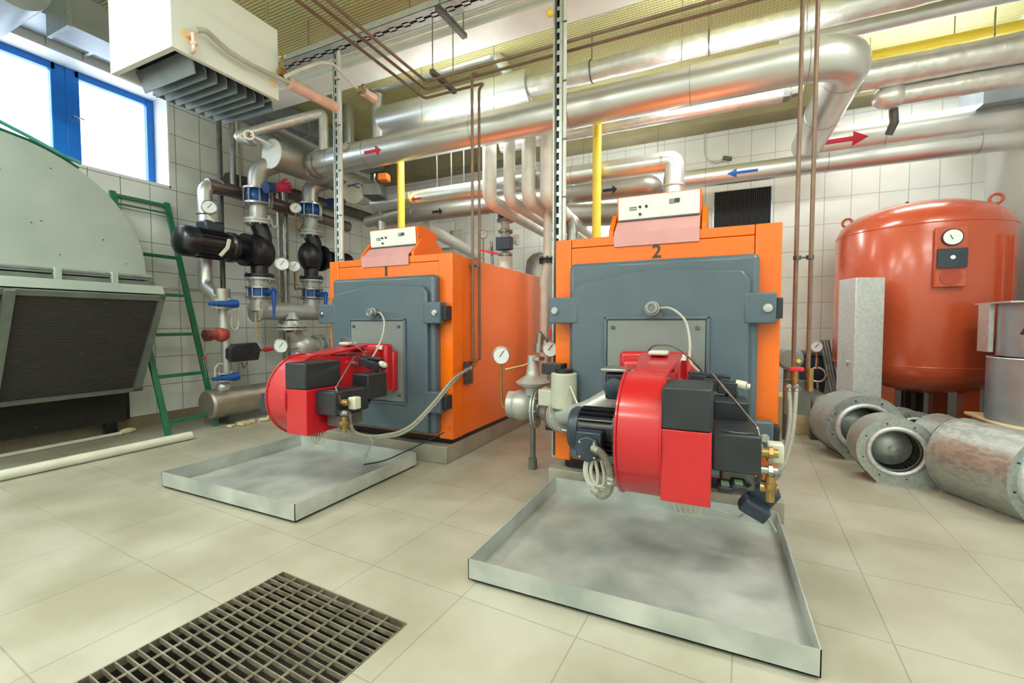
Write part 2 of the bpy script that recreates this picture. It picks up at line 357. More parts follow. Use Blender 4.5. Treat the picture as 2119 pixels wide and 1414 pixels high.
# unseen ceiling lamps: some inferred from glare, others added to brighten the rear
LS = [(-4.6,.1,3.95),(-1.6,.1,3.95),(1.3,.1,3.95),(-4.6,-1.9,3.95),(-1.6,-1.9,3.95),(1.3,-1.9,3.95),(-2.85,4.56,3.56),(.15,4.56,3.56),(1.95,2.6,3.95),(1.98,6.2,3.95),(-1.25,6.15,3.27)]
for i, (x, y, z) in enumerate(LS):
    t = thing('unseen_lamp', 'unseen white twin-tube fluorescent fitting hung to light the room', 'lamp', (x,y,z-.04), group='fluorescent fittings hung from the ceiling')
    MB().box((x-.6,y-.05,z), (x+.6,y+.05,z+.035)).build('housing', M['white'], t)
    for s in (-.5,.5): MB().cyl((x+s,y,z+.035), (x+s,y,ZC-.002), .004, n=6).build('suspension_wire', M['steel'], t)
    for s in (-.045,.045): MB().cyl((x-.58,y+s,z-.022), (x+.58,y+s,z-.022), .016, n=10).build('tube', emis('lamp_tube', (255,252,244), 14), t)
    ld = bpy.data.lights.new('lamp_light', 'AREA'); ld.shape = 'RECTANGLE'; ld.size = 1.2; ld.size_y = .2; ld.energy = 17 if x == 1.98 else (58 if x < -4 else 34) if z > 3.7 else 26; ld.color = (.97,1,.975)
    lo = bpy.data.objects.new('lamp_light', ld); COL.objects.link(lo); lo.location = (x,y,z-.06)
    l2 = bpy.data.objects.new('lamp_uplight', ld.copy()); COL.objects.link(l2); l2.location = (x,y,z+.05); l2.rotation_euler = (PI,0,0); l2.data.energy = 20 if y < 4 else 6
# drain grate
t = thing('floor_grate', 'rusty steel bar grating laid over the drain pit in the floor', 'grate', (G[2].x, G[2].y, 0))
fm = mat('grate_steel', (150,144,124), (110,104,86), .5, .5, 12)
m = MB(); g = [p+V((0,0,-.012)) for p in G]
for a, b in ((0,1),(1,2),(2,3),(3,0)): m.beam(g[a], g[b], .006, .03)
m.build('rim', fm, t)
m = MB(); n = 34
for i in range(1, n):
    f = i/n; m.beam(g[1].lerp(g[2], f)+V((0,0,.008)), g[0].lerp(g[3], f)+V((0,0,.006)), .0045, .018)
b_ = m.build('bearing_bars', mat('grate_bar_steel', (176,172,154), (138,132,114), .4, .5, 12), t)
m = MB(); n = 8
for i in range(1, n):
    f = i/n; m.tube([g[1].lerp(g[0], f)+V((0,0,.010)), g[2].lerp(g[3], f)+V((0,0,.010))], .0055, 6)
m.build('cross_rods', fm, t)
# steel trays
def tray(x0, x1, y0, y1, h, label, rot=0):
    t = thing('drip_tray', label, 'drip tray', ((x0+x1)/2, (y0+y1)/2, 0), group='galvanised drip trays in front of the boilers')
    k = .004; m = MB().box((x0,y0,.014), (x1,y1,.018))
    m.build('tray_bottom', M['galv_tray'], t)
    m = MB().box((x0,y0,.014),(x1,y0+k,h)).box((x0,y1-k,.014),(x1,y1,h)).box((x0,y0,.014),(x0+k,y1,h)).box((x1-k,y0,.014),(x1,y1,h))
    m.build('tray_rim', M['galv_tray'], t)
    for x, y in ((x0+.02,y0+.02),(x1-.05,y0+.02),(x0+.02,y1-.05),(x1-.05,y1-.05)): MB().box((x,y,0),(x+.03,y+.03,.014)).build('foot', M['steel_dark'], t)
    return t
tray(-3.66, -2.27, 1.80, 2.98, .12, 'shallow galvanised drip tray under the burner of boiler 1')
tray(-1.03, .335, 1.73, 2.93, .11, 'wide galvanised drip tray with dust on it, under the burner of boiler 2')
# pads
struct(MB().box((-3.5, 3.12, 0), (-2.07, 5.45, .15)).build('trim_6', M['conc'], bev=.008, keep=True))
struct(MB().box((-1.12, 3.04, 0), (.385, 5.45, .13)).build('trim_7', M['conc'], bev=.008, keep=True))
# ============================================================ BOILERS
def glyph(ch, size, c, mat_, parent):
    cu = bpy.data.curves.new('digit', 'FONT'); cu.body = ch; cu.size = size; cu.extrude = .001; cu.align_x = 'CENTER'; cu.align_y = 'CENTER'; cu.offset = size*(.05 if ch == '1' else .018)
    to = bpy.data.objects.new('digit_src', cu); COL.objects.link(to); bpy.context.view_layer.update()
    me = bpy.data.meshes.new_from_object(to.evaluated_get(bpy.context.evaluated_depsgraph_get())); bpy.data.objects.remove(to)
    mb = MB(); R = Matrix.Rotation(PI/2, 3, 'X')
    mb.add([V(c)+R@v.co for v in me.vertices], [tuple(p.vertices) for p in me.polygons])
    return mb.build('painted_number', mat_, parent, ang=20)
def boiler(num, dx, yf, label):
    X0, X1 = -1.07+dx, .34+dx; xc = -.37+dx; Z0, Z1 = .205, 1.8
    t = thing('boiler', label, 'boiler', (xc, yf, .13))
    s = yf-3.05
    # casing with side skins, top panel and dark plinth
    MB().box((X0+.012, yf+.05, Z0), (X1-.012, yf+2.12, Z1-.01)).build('casing', M['orange'], t, bev=.006)
    MB().box((X0+.06, yf+.06, .14), (X1-.06, yf+2.1, Z0)).build('base_frame', M['dark'], t)
    for a, b in ((X0, X0+.115), (X1-.14, X1)):
        MB().box((a, yf, Z0), (b, yf+.16, Z1)).build('front_post', M['orange'], t, bev=.006)
    MB().box((X0+.118, yf+.004, 1.52), (X1-.143, yf+.16, 1.735)).build('front_panel', M['orange'], t, bev=.004)
    MB().box((X0+.118, yf+.006, 1.739), (X1-.143, yf+.16, Z1)).build('top_panel', M['orange'], t, bev=.004)
    # door
    bx0, bx1 = X0+.13, X1-.12
    y0 = yf-.09
    dr = MB().box((bx0, y0, .25), (bx1, yf+.02, 1.615)).build('door', M['blue_grey'], t, bev=.03)
    pl = [(bx0+.03, y0, .27), (bx1-.05, y0, .27), (bx1-.05, y0, 1.46), (bx1-.09, y0, 1.515), (xc+.05, y0, 1.545), (xc-.1, y0, 1.54), (bx0+.08, y0, 1.475), (bx0+.03, y0, 1.42)]
    MB().prism(pl, (0, -.045, 0)).build('door_plate', M['blue_grey'], dr, bev=.014)
    yp = y0-.045
    for sx in (-1, 1):
        for z, hh in ((1.29, .09), (.54, .09)):
            xa = X0-.005 if sx < 0 else bx1-.08; xb = bx0+.08 if sx < 0 else X1-.035
            MB().box((xa, yp-.005, z-hh), (xb, yf-.035, z+hh)).build('hinge_lug', M['blue_grey'], dr, bev=.01)
            xm = xa+.05 if sx < 0 else xb-.045
            if sx > 0: MB().box((xb, yp+.03, z-.06), (xb+.035, yf-.01, z+.06)).build('hinge_knuckle', M['black'], dr, bev=.006)
            MB().disc((xm, yp-.01, z), (0,1,0), .024, .014).hexn((xm, yp-.022, z), (0,1,0), .019, .02).build('bolt', M['chrome'], dr)
    # burner flange panel in its raised frame
    fx0, fx1, fz = xc-.29, xc+.31, 1.225
    fr = MB(); fr.box((fx0-.02, yp-.02, .52), (fx0, yp, fz+.02)).box((fx1, yp-.02, .52), (fx1+.02, yp, fz+.02)).box((fx0-.02, yp-.02, fz), (fx1+.02, yp, fz+.02)).box((fx0-.02, yp-.02, .50), (fx1+.02, yp, .52))
    fr.build('burner_frame', M['blue_grey'], t, bev=.006)
    MB().box((fx0+.004, yp-.011, .525), (fx1-.004, yp+.001, fz-.004)).build('burner_plate', M['panel_grey'], t)
    for x in (fx0+.04, fx1-.05):
        for z in (fz-.05, .58): MB().hexn((x, yp-.016, z), (0,1,0), .014, .012).build('plate_bolt', M['steel_dark'], t)
    # sight glass
    g = MB().cyl((xc, yp, 1.295), (xc, yp-.05, 1.295), .045, n=24).cyl((xc, yp-.05, 1.295), (xc, yp-.085, 1.295), .036, n=24).torus((xc, yp-.085, 1.295), (0,1,0), .028, .007)
    g = g.build('sight_port', M['steel'], t); MB().box((xc-.045, yp-.03, 1.235), (xc+.06, yp, 1.27)).build('port_bracket', M['blue_grey'], t)
    MB().disc((xc, yp-.084, 1.295), (0,1,0), .024, .004).build('sight_glass', M['screen'], g)
    # control console
    cx0, cx1 = xc-.285, xc+.265; q = yf
    prof = [(q+.03, Z1-.005), (q+.03, Z1+.0), (q+.13, 1.905), (q+.115, 2.085), (q+.2, 2.10), (q+.42, 2.06), (q+.42, Z1-.005)]
    cs = MB().prism([(cx0, y, z) for y, z in prof], (cx1-cx0, 0, 0)).build('control_console', M['orange'], t, bev=.004)
    for xk in (cx0-.035, cx1+.005): MB().prism([(xk, y, z) for y, z in [(q+.02, Z1-.005), (q+.02, Z1+.04), (q+.14, 1.97), (q+.3, 2.0), (q+.5, 1.9), (q+.5, Z1-.005)]], (.03, 0, 0)).build('console_cheek', M['orange'], t)
    nrm = V((0, -1, -.097)).normalized()
    def face(u, v): # u across 0..1, v up 0..1 on the white panel
        return V((cx0+.012+(cx1-cx0-.024)*u, q+.13-.015*v-.006, 1.915+.162*v))
    pn = MB().prism([face(0,0), face(1,0), face(1,1), face(0,1)], nrm*.012).build('control_panel', M['white'], cs, bev=.002)
    MB().prism([(cx0+.006, y, z) for y, z in [(q-.002,1.722), (q-.002,1.806), (q+.112,1.908), (q+.106,1.914), (q-.009,1.812), (q-.009,1.722)]], (cx1-cx0-.012, 0, 0)).build('lower_flap', M['pink_red'], cs)
    MB().box((cx0+.01, q+.09, 1.912), (cx1-.01, q+.13, 1.921)).build('console_lip', M['steel_dark'], cs)
    def dev(u, v, w, h, mt, nm):
        c = face(u, v)+nrm*.014; MB().obox(c, (w, .008, h), (-.097,0,0)).build(nm, mt, cs)
    def knob(u, v, r, mt): MB().disc(face(u, v)+nrm*.016, nrm, r, .012, 16).build('knob', mt, cs)
    dev(.19, .55, .05, .006, M['green_label'], 'caption'); dev(.19, .46, .05, .006, M['green_label'], 'caption')
    knob(.28, .55, .009, M['black']); knob(.36, .55, .009, M['black']); knob(.28, .25, .009, M['black'])
    dev(.67, .65, .03, .03, M['screen'], 'display'); dev(.735, .66, .032, .026, M['black'], 'display')
    glyph(num, .12 if num == '2' else .115, (xc+.0, yf+.0005, 1.672), mat('number_paint_'+num, (52,58,50), (60,66,56), .5), t)
    if num == '2': pass
    # lower service plug on the side post
    MB().torus((X1-.03, yf-.004, .31), (0,1,0), .018, .006, 16, 8).build('lifting_eye', M['orange'], t)
    return t
boiler('1', -2.37, 3.17, 'orange boiler with the number 1, its long orange side in view')
boiler('2', 0, 3.05, 'orange boiler with the number 2, seen square from the front')
# ============================================================ BURNERS (built once around the boiler centre, then copied)
def make_burner(loc, label):
    t = thing('burner', label, 'burner', loc)
    o = V((-.37, 3.05, 0))                                       # local frame -> measured frame of boiler 2
    class W(MB):
        def build(s, name, mat_, parent=None, bev=0, ang=35):
            d = V(loc)-o; s.v = [p+V((d.x, d.y, 0)) for p in s.v]; return MB.build(s, name, mat_, parent, bev, ang)
    # scroll housing
    cy, cz, r = 2.15, .69, .285
    pts = [(2.62, .93)]
    for k in range(0, 23):
        a = math.radians(72+k*9.2); pts.append((cy+r*math.cos(a), cz+r*math.sin(a)))
    pts += [(2.36, .47), (2.62, .60)]
    sc_ = W().prism([(-.385, y, z) for y, z in pts], (.185, 0, 0)).build('fan_housing', M['red'], t, bev=.006, ang=25)
    for x in (-.387, -.203):
        q = W(); rim = [(x, cy+(r+.004)*math.cos(math.radians(78+k*7)), cz+(r+.004)*math.sin(math.radians(78+k*7))) for k in range(28)]
        q.tube(rim, .006, 6).build('housing_rim', M['red'], sc_)
    # mixing head
    hd = W().box((-.50, 2.56, .68), (-.18, 2.78, 1.0)).build('mixing_head', M['red'], t, bev=.03)
    W().box((-.55, 2.76, .64), (-.13, 2.86, 1.03)).build('head_flange', M['red'], t, bev=.025)
    W().box((-.56, 2.84, .62), (-.12, 2.905, .97)).build('mounting_flange', M['red'], t, bev=.02)
    W().prism([(-.36, 2.15, .955), (-.2, 2.15, .955), (-.17, 2.6, 1.01), (-.4, 2.6, 1.01)], (0,0,.025)).build('top_cover', M['red'], t, bev=.01)
    W().box((-.335, 2.45, 1.03), (-.235, 2.55, 1.055)).build('cable_cover', M['cream'], t, bev=.01)
    W().box((-.21, 2.74, .985), (-.16, 2.755, 1.02)).build('rating_plate', M['white'], hd)
    # two black covers and the red side box
    W().box((-.2, 1.87, .475), (-.012, 2.15, .772)).build('side_box', M['red'], t, bev=.004)
    W().box((-.2, 1.865, .774), (-.012, 2.16, .945)).build('control_box_cover', M['black'], t, bev=.008)
    W().box((-.01, 1.94, .605), (.165, 2.24, .76)).build('pump_box_cover', M['black'], t, bev=.008)
    W().tube([(.02,1.99,.762),(.06,1.965,.763),(.11,1.965,.763),(.14,1.985,.762)], .003, 6).build('cover_handle', M['steel_dark'], t)
    W().box((-.01, 2.26, .66), (.14, 2.46, .84)).build('actuator', M['black'], t, bev=.008)
    # motor on the other side
    mx = W().cyl((-.385, 2.15, .67), (-.43, 2.15, .67), .15, n=32).cyl((-.43, 2.15, .67), (-.61, 2.15, .67), .10, n=28)
    for k in range(20):
        a = 2*PI*k/20; u = V((0, math.cos(a), math.sin(a))); c = V((-.52, 2.15, .67))+u*.107
        mx.beam(c-V((.085,0,0)), c+V((.085,0,0)), .004, .022, up=u)
    mo = mx.build('motor', M['dark'], t)
    W().lathe((-.61, 2.15, .67), (-1,0,0), [(.111, 0), (.111, .03), (.10, .05), (.05, .056)], 28).build('fan_cowl', M['motor_blue'], mo)
    tb = W().box((-.59, 1.97, .58), (-.47, 2.06, .70)).cyl((-.53, 1.985, .625), (-.53, 1.95, .625), .062, n=8).build('terminal_box', M['motor_blue'], mo, bev=.008)
    for k in range(4): W().hexn((-.53+.048*math.cos(.8+k*PI/2), 1.948, .625+.048*math.sin(.8+k*PI/2)), (0,1,0), .006, .008).build('screw', M['chrome'], tb)
    # air pressure switch block left of the head
    W().box((-.56, 2.42, .78), (-.41, 2.60, .93)).build('air_switch', M['dark'], t, bev=.015)
    W().box((-.58, 2.40, .935), (-.38, 2.58, .955)).build('switch_lid', M['steel'], t, bev=.006)
    W().lathe((-.50, 2.40, .85), (0,-1,0), [(.055,0),(.055,.02),(.03,.028),(.012,.03)], 20).build('switch_disc', M['motor_blue'], t)
    # blocks of connectors on the right of the head
    for k, (x, y, z) in enumerate(((-.09,2.5,.905), (-.02,2.48,.89), (.05,2.46,.88))):
        W().obox((x, y, z), (.085, .09, .06), (0,.08,0)).build('connector', M['black'], t, bev=.004)
    W().obox((-.035, 2.49, .935), (.2, .05, .016), (0,.08,0)).build('connector_lid', M['black'], t, bev=.003)
    W().cyl((.09, 2.45, .9), (.135, 2.44, .893), .022).cyl((.135, 2.44, .893), (.15, 2.44, .89), .014).build('plug_cap', M['cream'], t)
    W().cyl((-.2, 2.45, .895), (-.13, 2.45, .895), .014).hexn((-.17, 2.45, .895), (1,0,0), .02, .02).build('pipe_union', M['steel'], t)
    # pump, solenoid valves and brass fittings on the far right
    W().box((.02, 2.0, .52), (.15, 2.2, .60)).build('oil_pump', M['steel_dark'], t, bev=.01)
    for k, z in enumerate((.55, .62, .69)):
        W().cyl((.165, 1.99, z), (.225, 1.99, z), .018, n=12).hexn((.2, 1.99, z), (1,0,0), .025, .014).build('fitting', M['brass'] if k != 1 else M['steel'], t)
    W().box((.19, 2.02, .64), (.25, 2.08, .72)).build('solenoid_coil', M['cream'], t, bev=.008)
    W().cyl((.2, 1.98, .50), (.2, 1.98, .60), .016, n=10).hexn((.2,1.98,.56), (0,0,1), .024, .02).build('fitting', M['brass'], t)
    # small copper oil line with its sharp bend
    W().tube([(.15, 1.96, .79), (-.02, 2.30, .965), (-.02, 2.38, .93)], .0045, 6, fil=.02).tube([(.15, 1.96, .79), (.17, 1.98, .70)], .0045, 6).build('oil_line', M['chrome'], t)
    W().tube([(.09, 2.44, .865), (.10, 2.42, .8), (.12, 2.36, .72), (.10, 2.3, .62)], .008, 8, fil=.05).tube([(.05, 2.45, .85), (.05, 2.43, .78), (.08, 2.38, .68), (.08, 2.3, .62)], .008, 8, fil=.05).build('control_cable', M['cable'], t)
    W().tube([(-.34, 2.5, 1.05), (-.31, 2.45, 1.085), (-.2, 2.42, 1.09), (-.1, 2.44, 1.0), (-.07, 2.5, .95)], .005, 8, fil=.06).build('sensor_wire', M['steel_dark'], t)
    W().tube([(-.34, 2.90, 1.295), (-.26, 2.84, 1.30), (-.17, 2.80, 1.23), (-.14, 2.74, 1.1), (-.14, 2.66, .98), (-.08, 2.55, .94)], .0075, 8, fil=.06).build('cooling_air_tube', M['wire'], t)
    # wiring loop hanging below
    lw = W()
    for k in range(4):
        x = -.16+.022*k; lw.tube([(x, 2.05, .48), (x-.01, 2.03, .43), (x+.01, 2.03, .37), (x+.035, 2.04, .37), (x+.045, 2.05, .43), (x+.04, 2.06, .48)], .0035, 6, fil=.03)
    lw.build('wire_loop', M['cream'], t)
    return t
bn = make_burner((-.37, 3.05, 0), 'red burner on boiler 2 seen end-on, its rounded fan housing facing the camera')
bn2 = copytree(bn, (-2.74, 3.17, 0), 'red burner on boiler 1 seen from its side, black cover boxes on its near face')
# things only boiler 2 burner shows: corrugated conduit below its motor, heap of plugs
m = MB(); pts = [V((-.505,1.945,.64)), V((-.45,1.93,.62)), V((-.415,1.92,.56)), V((-.415,1.91,.47)), V((-.45,1.92,.43)), V((-.50,1.96,.44))]
q = MB().tube(pts, .01, 4, fil=.08, seg=10); c = [sum((q.v[i*4+k] for k in range(4)), V((0,0,0)))/4 for i in range(len(q.v)//4)]
fine = []
for i in range(len(c)-1):
    for k in range(3): fine.append(c[i].lerp(c[i+1], k/3))
fine.append(c[-1]); m.tube(fine, .02, 12, rads=[.019 if i % 2 else .0155 for i in range(len(fine))])
tag(m.build('corrugated_conduit', M['hose']), 'grey corrugated conduit curling down from the motor of boiler 2\'s burner', 'conduit')
m = MB()
for k, (a, b) in enumerate(((-.54,-.50),(-.53,-.47),(-.51,-.45))):
    m.tube([(a,1.98,.575), (a-.01,1.97,.52), (a+.01,1.97,.46), (b+.01,1.97,.45), (b+.02,1.97,.50), (b,1.98,.575)], .008, 8, fil=.05)
tag(m.build('cable_bundle', M['wire']), 'looped grey cables hanging under the motor of boiler 2\'s burner', 'cable')
t = thing('electrical_plug', 'pair of black plugs with green labels beside the red burner box of boiler 2', 'plug', P(1515,1010,Y=1.98))
for k, x in enumerate((1500, 1528)):
    c = P(x, 1006-k*2, Y=1.98); b = MB().obox(c, (.055,.06,.028), (.35,0,.1)).build('plug_body', M['black'], t, bev=.005)
    MB().obox(c+V((0,-.012,.014)), (.03,.03,.006), (.35,0,.1)).build('plug_label', M['green_label'], t)
c1_ = P(1545,1006,Y=1.98); c2_ = P(1575,985,Y=2.1)
MB().tube([c1_, c1_.lerp(c2_,.5)+V((0,0,-.01)), c2_], .008, 8).build('lead', M['cable'], t)
t = thing('terminal_housing', 'dark crumpled terminal housings hanging at the right rear corner of the wide tray', 'plug', P(1570,1070,Y=2.6))
a = P(1577,1022,Y=2.4); b = P(1560,1052,Y=2.35)
MB().obox(a, (.12,.08,.11), (.3,.5,.2)).build('socket_body', M['motor_blue'], t, bev=.015)
MB().obox(b, (.13,.08,.07), (.2,.5,.1)).build('plug_body', M['motor_blue'], t, bev=.015)
MB().tube([b, P(1530,1070,Y=2.5), P(1480,1055,Y=2.5)], .006, 8).tube([b, P(1590,1075,Y=2.5), P(1605,1100,Y=2.55)], .008, 8).tube([a, P(1585,1000,Y=2.45), P(1590,975,Y=2.3)], .009, 8).build('lead', M['wire'], t)
# fuel hoses
def hose(pts, r, label, m_='hose', name='fuel_hose', cat='hose', group=None, fit=True):
    t = thing(name, label, cat, pts[0], group)
    MB().tube(pts, r, 10, fil=.3, seg=10).build('hose', M[m_], t)
    if fit:
        for a, b in ((pts[0], pts[1]), (pts[-1], pts[-2])):
            d = (V(b)-V(a)).normalized(); MB().cyl(V(a)-d*.005, V(a)+d*.05, r*1.35, n=12).hexn(V(a)+d*.02, d, r*1.9, .02).build('end_fitting', M['steel'], t)
    return t
for k in range(2):
    o_ = k*.022
    hose([P(709+14*k,838,Y=2.2), P(709+14*k,872,Y=2.2), P(722+10*k,897,Y=2.25), P(770,908-3*k,Y=2.35), P(840,900-6*k,Y=2.6), P(900,838-6*k,Y=2.85), P(938,790-8*k,Y=3.05), P(966+8*k,765-3*k,X=-1.985)], .012,
         'braided fuel hose sweeping from boiler 1 burner to the brown pipes, %s of two' % ('lower' if k == 0 else 'upper'), group=None)
for k in range(2):
    hose([P(1600+3*k,985,Y=2.3), P(1618+6*k,960,Y=2.45), P(1632+8*k,900,Y=2.75), P(1636+9*k,850,Y=2.95), P(1632+16*k,800,Y=3.1)], .012,
         'braided fuel hose right of the boiler 2 burner, the %s of two' % ('left' if k == 0 else 'right'))
hose([P(706,905,Y=2.3), P(740,893,Y=2.3), P(775,912,Y=2.35), P(760,935,Y=2.5), P(752,960,Y=2.55)], .005, 'thin grey lead dangling from the burner of boiler 1 into its tray', 'wire', 'loose_lead', 'cable', fit=False)
hose([P(752,962,Y=2.6), P(795,955,Y=2.75), P(860,925,Y=2.95), P(920,895,Y=3.1)], .005, 'thin black cable running along the pad of boiler 1 into the tray', 'cable', 'loose_lead', 'cable', fit=False)
# ============================================================ GAS TRAIN BETWEEN THE BOILERS
g = thing('gas_valve_train', 'silver gas valve train with flanges and beige boxes between the two boilers', 'gas valve', (-1.36,3.34,0))
A = P(1095,835,Y=3.2)
MB().tube([(-1.365,3.34,.0), (-1.365,3.34,.62)], .022, 12).cyl((-1.365,3.34,0),(-1.365,3.34,.09),.036,n=12).build('support_post', M['grey_paint'], g)
body = P(1080,838,Y=3.3); ax = V((1,.12,0)).normalized()
MB().sphere(body, .13, 20, 12, (1,1,.95)).cyl(body-ax*.11, body+ax*.02, .11, n=24).build('valve_body', M['silver_paint'], g)
f1 = P(1107,845,Y=3.28)
for k in range(2): MB().disc(f1+ax*(.022*k), ax, .155, .014, 28).bolts(f1+ax*(.022*k), ax, .13, 8, .009, .03).build('flange', M['silver_paint'], g)
f2 = P(1158,862,Y=2.86); d2 = (P(1215,850,Y=2.72)-f2).normalized()
MB().tube([f1, f1+ax*.10, f2-d2*.05, f2], .085, 22, fil=.1).build('gas_pipe', M['steel'], g, ang=50)
for k in range(2): MB().disc(f2+d2*(.02*k), d2, .11, .013, 28).bolts(f2+d2*(.02*k), d2, .09, 6, .008, .03).build('flange', M['silver_paint'], g)
MB().tube([f2, P(1215,850,Y=2.72), V((-.60,2.74,.74)), V((-.53,2.78,.76))], .06, 16, fil=.1).build('gas_pipe', M['silver_paint'], g)
bb = P(1137,822,Y=2.9); MB().obox(bb, (.13,.11,.115), (0,0,-.1)).build('valve_actuator', M['beige_box'], g, bev=.01)
cn = P(1167,808,Y=2.86); MB().cyl(cn-V((0,0,.12)), cn+V((0,0,.12)), .088, n=28).build('filter_canister', M['beige_box'], g, bev=.008)
MB().cyl(cn+V((0,0,.121)), cn+V((0,0,.145)), .06, n=24).build('canister_cap', M['black'], g)
bk = P(1147,763,Y=2.93); MB().obox(bk, (.15,.11,.075), (0,0,-.1)).build('pressure_switch', M['black'], g, bev=.005)
MB().tube([bk+V((.06,-.05,.0)), P(1180,800,Y=2.8), P(1200,848,Y=2.75)], .006, 8).build('switch_cable', M['cream'], g)
MB().box(tuple(P(1128,862,Y=2.9)), tuple(P(1150,893,Y=2.9)+V((0,.06,0)))).build('small_actuator', M['dark'], g, bev=.006)
MB().disc(P(1137,877,Y=2.88), (0,1,0), .018, .03, 12).build('yellow_cap', M['yellow'], g)
MB().tube([P(1141,850,Y=2.9), P(1146,880,Y=2.85), P(1165,892,Y=2.8), P(1190,890,Y=2.75)], .006, 8, fil=.05).build('switch_cable', M['cream'], g)
# regulator above
rg = P(1103,792,Y=3.3)
MB().lathe(rg-V((0,0,.04)), (0,0,1), [(.06,-.06),(.07,0),(.135,.03),(.14,.045),(.12,.06),(.06,.10),(.048,.16),(.04,.26)], 26).build('regulator', M['silver_paint'], g, ang=50)
MB().disc(P(1113,742,Y=3.3), (0,0,1), .058, .03, 6).disc(P(1116,720,Y=3.3), (0,0,1), .04, .07, 12).cyl(P(1116,720,Y=3.3), P(1119,690,Y=3.3), .03, n=14).build('regulator_neck', M['steel'], g)
hd = MB().beam(P(1119,688,Y=3.3), P(1133,706,Y=3.2), .01, .02).build('shut_off_lever', M['steel_dark'], g)
MB().beam(P(1138,700,Y=3.25), P(1139,680,Y=3.25), .02, .016, (1,0,0)).build('red_tap', M['marker_red'], g)
def gauge(px, py, Yd, r, label, facing=(0,-1,0), stem=None, parent=None, X=None, yaw=0):
    c = P(px, py, Y=Yd) if X is None else P(px, py, X=X)
    d = (V((0,0,c.z))-c) if facing == 'cam' else V(facing); d.z = 0; d.normalize()
    t = thing('pressure_gauge', label, 'gauge', c) if parent is None else parent
    cs = MB().cyl(c+d*0, c+d*.035, r, n=28).torus(c+d*.036, d, r*.94, r*.09, 28, 8).build('case' if parent is None else 'gauge_case', M['steel'], t)
    MB().disc(c+d*.037, d, r*.9, .003).build('dial', M['dial'], t)
    u, w_, _ = frame(d)
    MB().beam(c+d*.040-(u+w_)*r*.2, c+d*.040+(u*.6+w_)*r*.55, .006, .0015, up=d).build('needle', M['black'], t)
    if stem: MB().tube([c+d*.012-V((0,0,r*.9))]+[s if isinstance(s, Vector) else V(s) for s in stem], .011, 8, fil=.03).build('stem', M['brass'], t)
    return t
gauge(1037, 735, 3.25, .072, 'round white pressure gauge on a stalk in front of boiler 1\'s side', 'cam', [P(1037,790,Y=3.25), P(1039,843,Y=3.25), P(1062,850,Y=3.25)])
tag(MB().tube([P(1046,765,Y=3.25), P(1085,756,Y=3.3), P(1108,745,Y=3.3)], .008, 8).build('impulse_pipe', M['brass']), 'thin brass tube joining the stalk gauge to the gas regulator', 'pipe')
gauge(1138, 722, 3.33, .062, 'small pressure gauge half hidden behind the upright conduits beside boiler 2', 'cam', [P(1136,750,Y=3.33)])
# ============================================================ LEFT: FAN CASING, COIL, LADDER, PIPES ON THE FLOOR
t = thing('fan_casing', 'huge grey round-topped fan casing standing against the left wall under the window', 'fan casing', (-5.65, 1.5, 0))
cy, cz, r = 1.46, 1.70, 1.07
prof = [(cy+r*math.cos(PI*k/28), cz+r*math.sin(PI*k/28)) for k in range(29)]
MB().prism([(-5.3, y, z) for y, z in prof], (-.62, 0, 0)).build('scroll', M['casing'], t, bev=.004, ang=25)
m = MB()
for k in range(12):
    y = random.uniform(.9, 2.4); z = random.uniform(1.75, 2.6)
    if (y-cy)**2+(z-cz)**2 < .95: m.hexn((-5.298, y, z), (1,0,0), .006, .006)
m.build('rivets', M['steel_dark'], t)['kind'] = 'stuff'
MB().box((-5.95, cy-1.08, 1.64), (-5.25, cy+1.09, 1.70)).build('upper_flange', M['casing'], t, bev=.004)
MB().box((-5.95, cy-1.08, 1.575), (-5.21, cy+1.10, 1.625)).build('lower_flange', M['grey_paint'], t, bev=.004)
for y in (1.35, 1.8, 2.2):
    MB().box((-5.24, y, 1.56), (-5.19, y+.05, 1.69)).box((-5.22, y+.005, 1.54), (-5.16, y+.075, 1.575)).build('clamp', M['casing'], t, bev=.004)
MB().tube([(-5.22, .4, 1.665), (-5.22, 2.55, 1.665)], .012, 8).build('conduit', M['steel'], t)
MB().prism([(-5.95, .38, 1.575), (-5.05, .38, 1.575), (-5.02, .38, 1.49), (-5.95, .38, 1.49)], (0, 2.17, 0)).build('coil_hood', M['casing'], t, bev=.004)
q = MB().prism([(-5.02, .42, 1.48), (-5.50, .42, .505), (-5.95, .42, .505), (-5.95, .42, 1.48)], (0, 2.125, 0)).build('coil_box', M['grey_paint'], t, bev=.004)
n_ = V((.975, 0, -.48)).normalized(); a0 = V((-5.02, 1.48, 1.48)); b0 = V((-5.50, 1.48, .505))
def cf(u, y, d=0): return V((-5.02,y,1.48)).lerp(V((-5.50,y,.505)), u)+n_*d
MB().prism([cf(.05,1.50,.004), cf(.05,2.49,.004), cf(.97,2.45,.004), cf(.97,1.50,.004)], n_*.004).build('finned_coil', M['coil'], t)
MB().prism([cf(.05,.46,.004), cf(.05,1.44,.004), cf(.97,1.44,.004), cf(.97,.46,.004)], n_*.004).build('finned_coil', M['coil'], t)
m = MB()
for y0, y1 in ((.43,2.545),): m.prism([cf(0,y0,.006), cf(0,y1,.006), cf(.045,y1,.006), cf(.045,y0,.006)], n_*.02).prism([cf(.965,y0,.006), cf(.965,y1,.006), cf(1,y1,.006), cf(1,y0,.006)], n_*.02)
m.prism([cf(0,2.50,.006), cf(0,2.545,.006), cf(1,2.535,.006), cf(1,2.46,.006)], n_*.02).prism([cf(0,1.44,.006), cf(0,1.50,.006), cf(1,1.50,.006), cf(1,1.44,.006)], n_*.05)
m.build('coil_frame', M['grey_paint'], t)
MB().box((-6.0, .45, .13), (-5.9, 2.58, .52)).build('lower_coil', M['coil'], t)
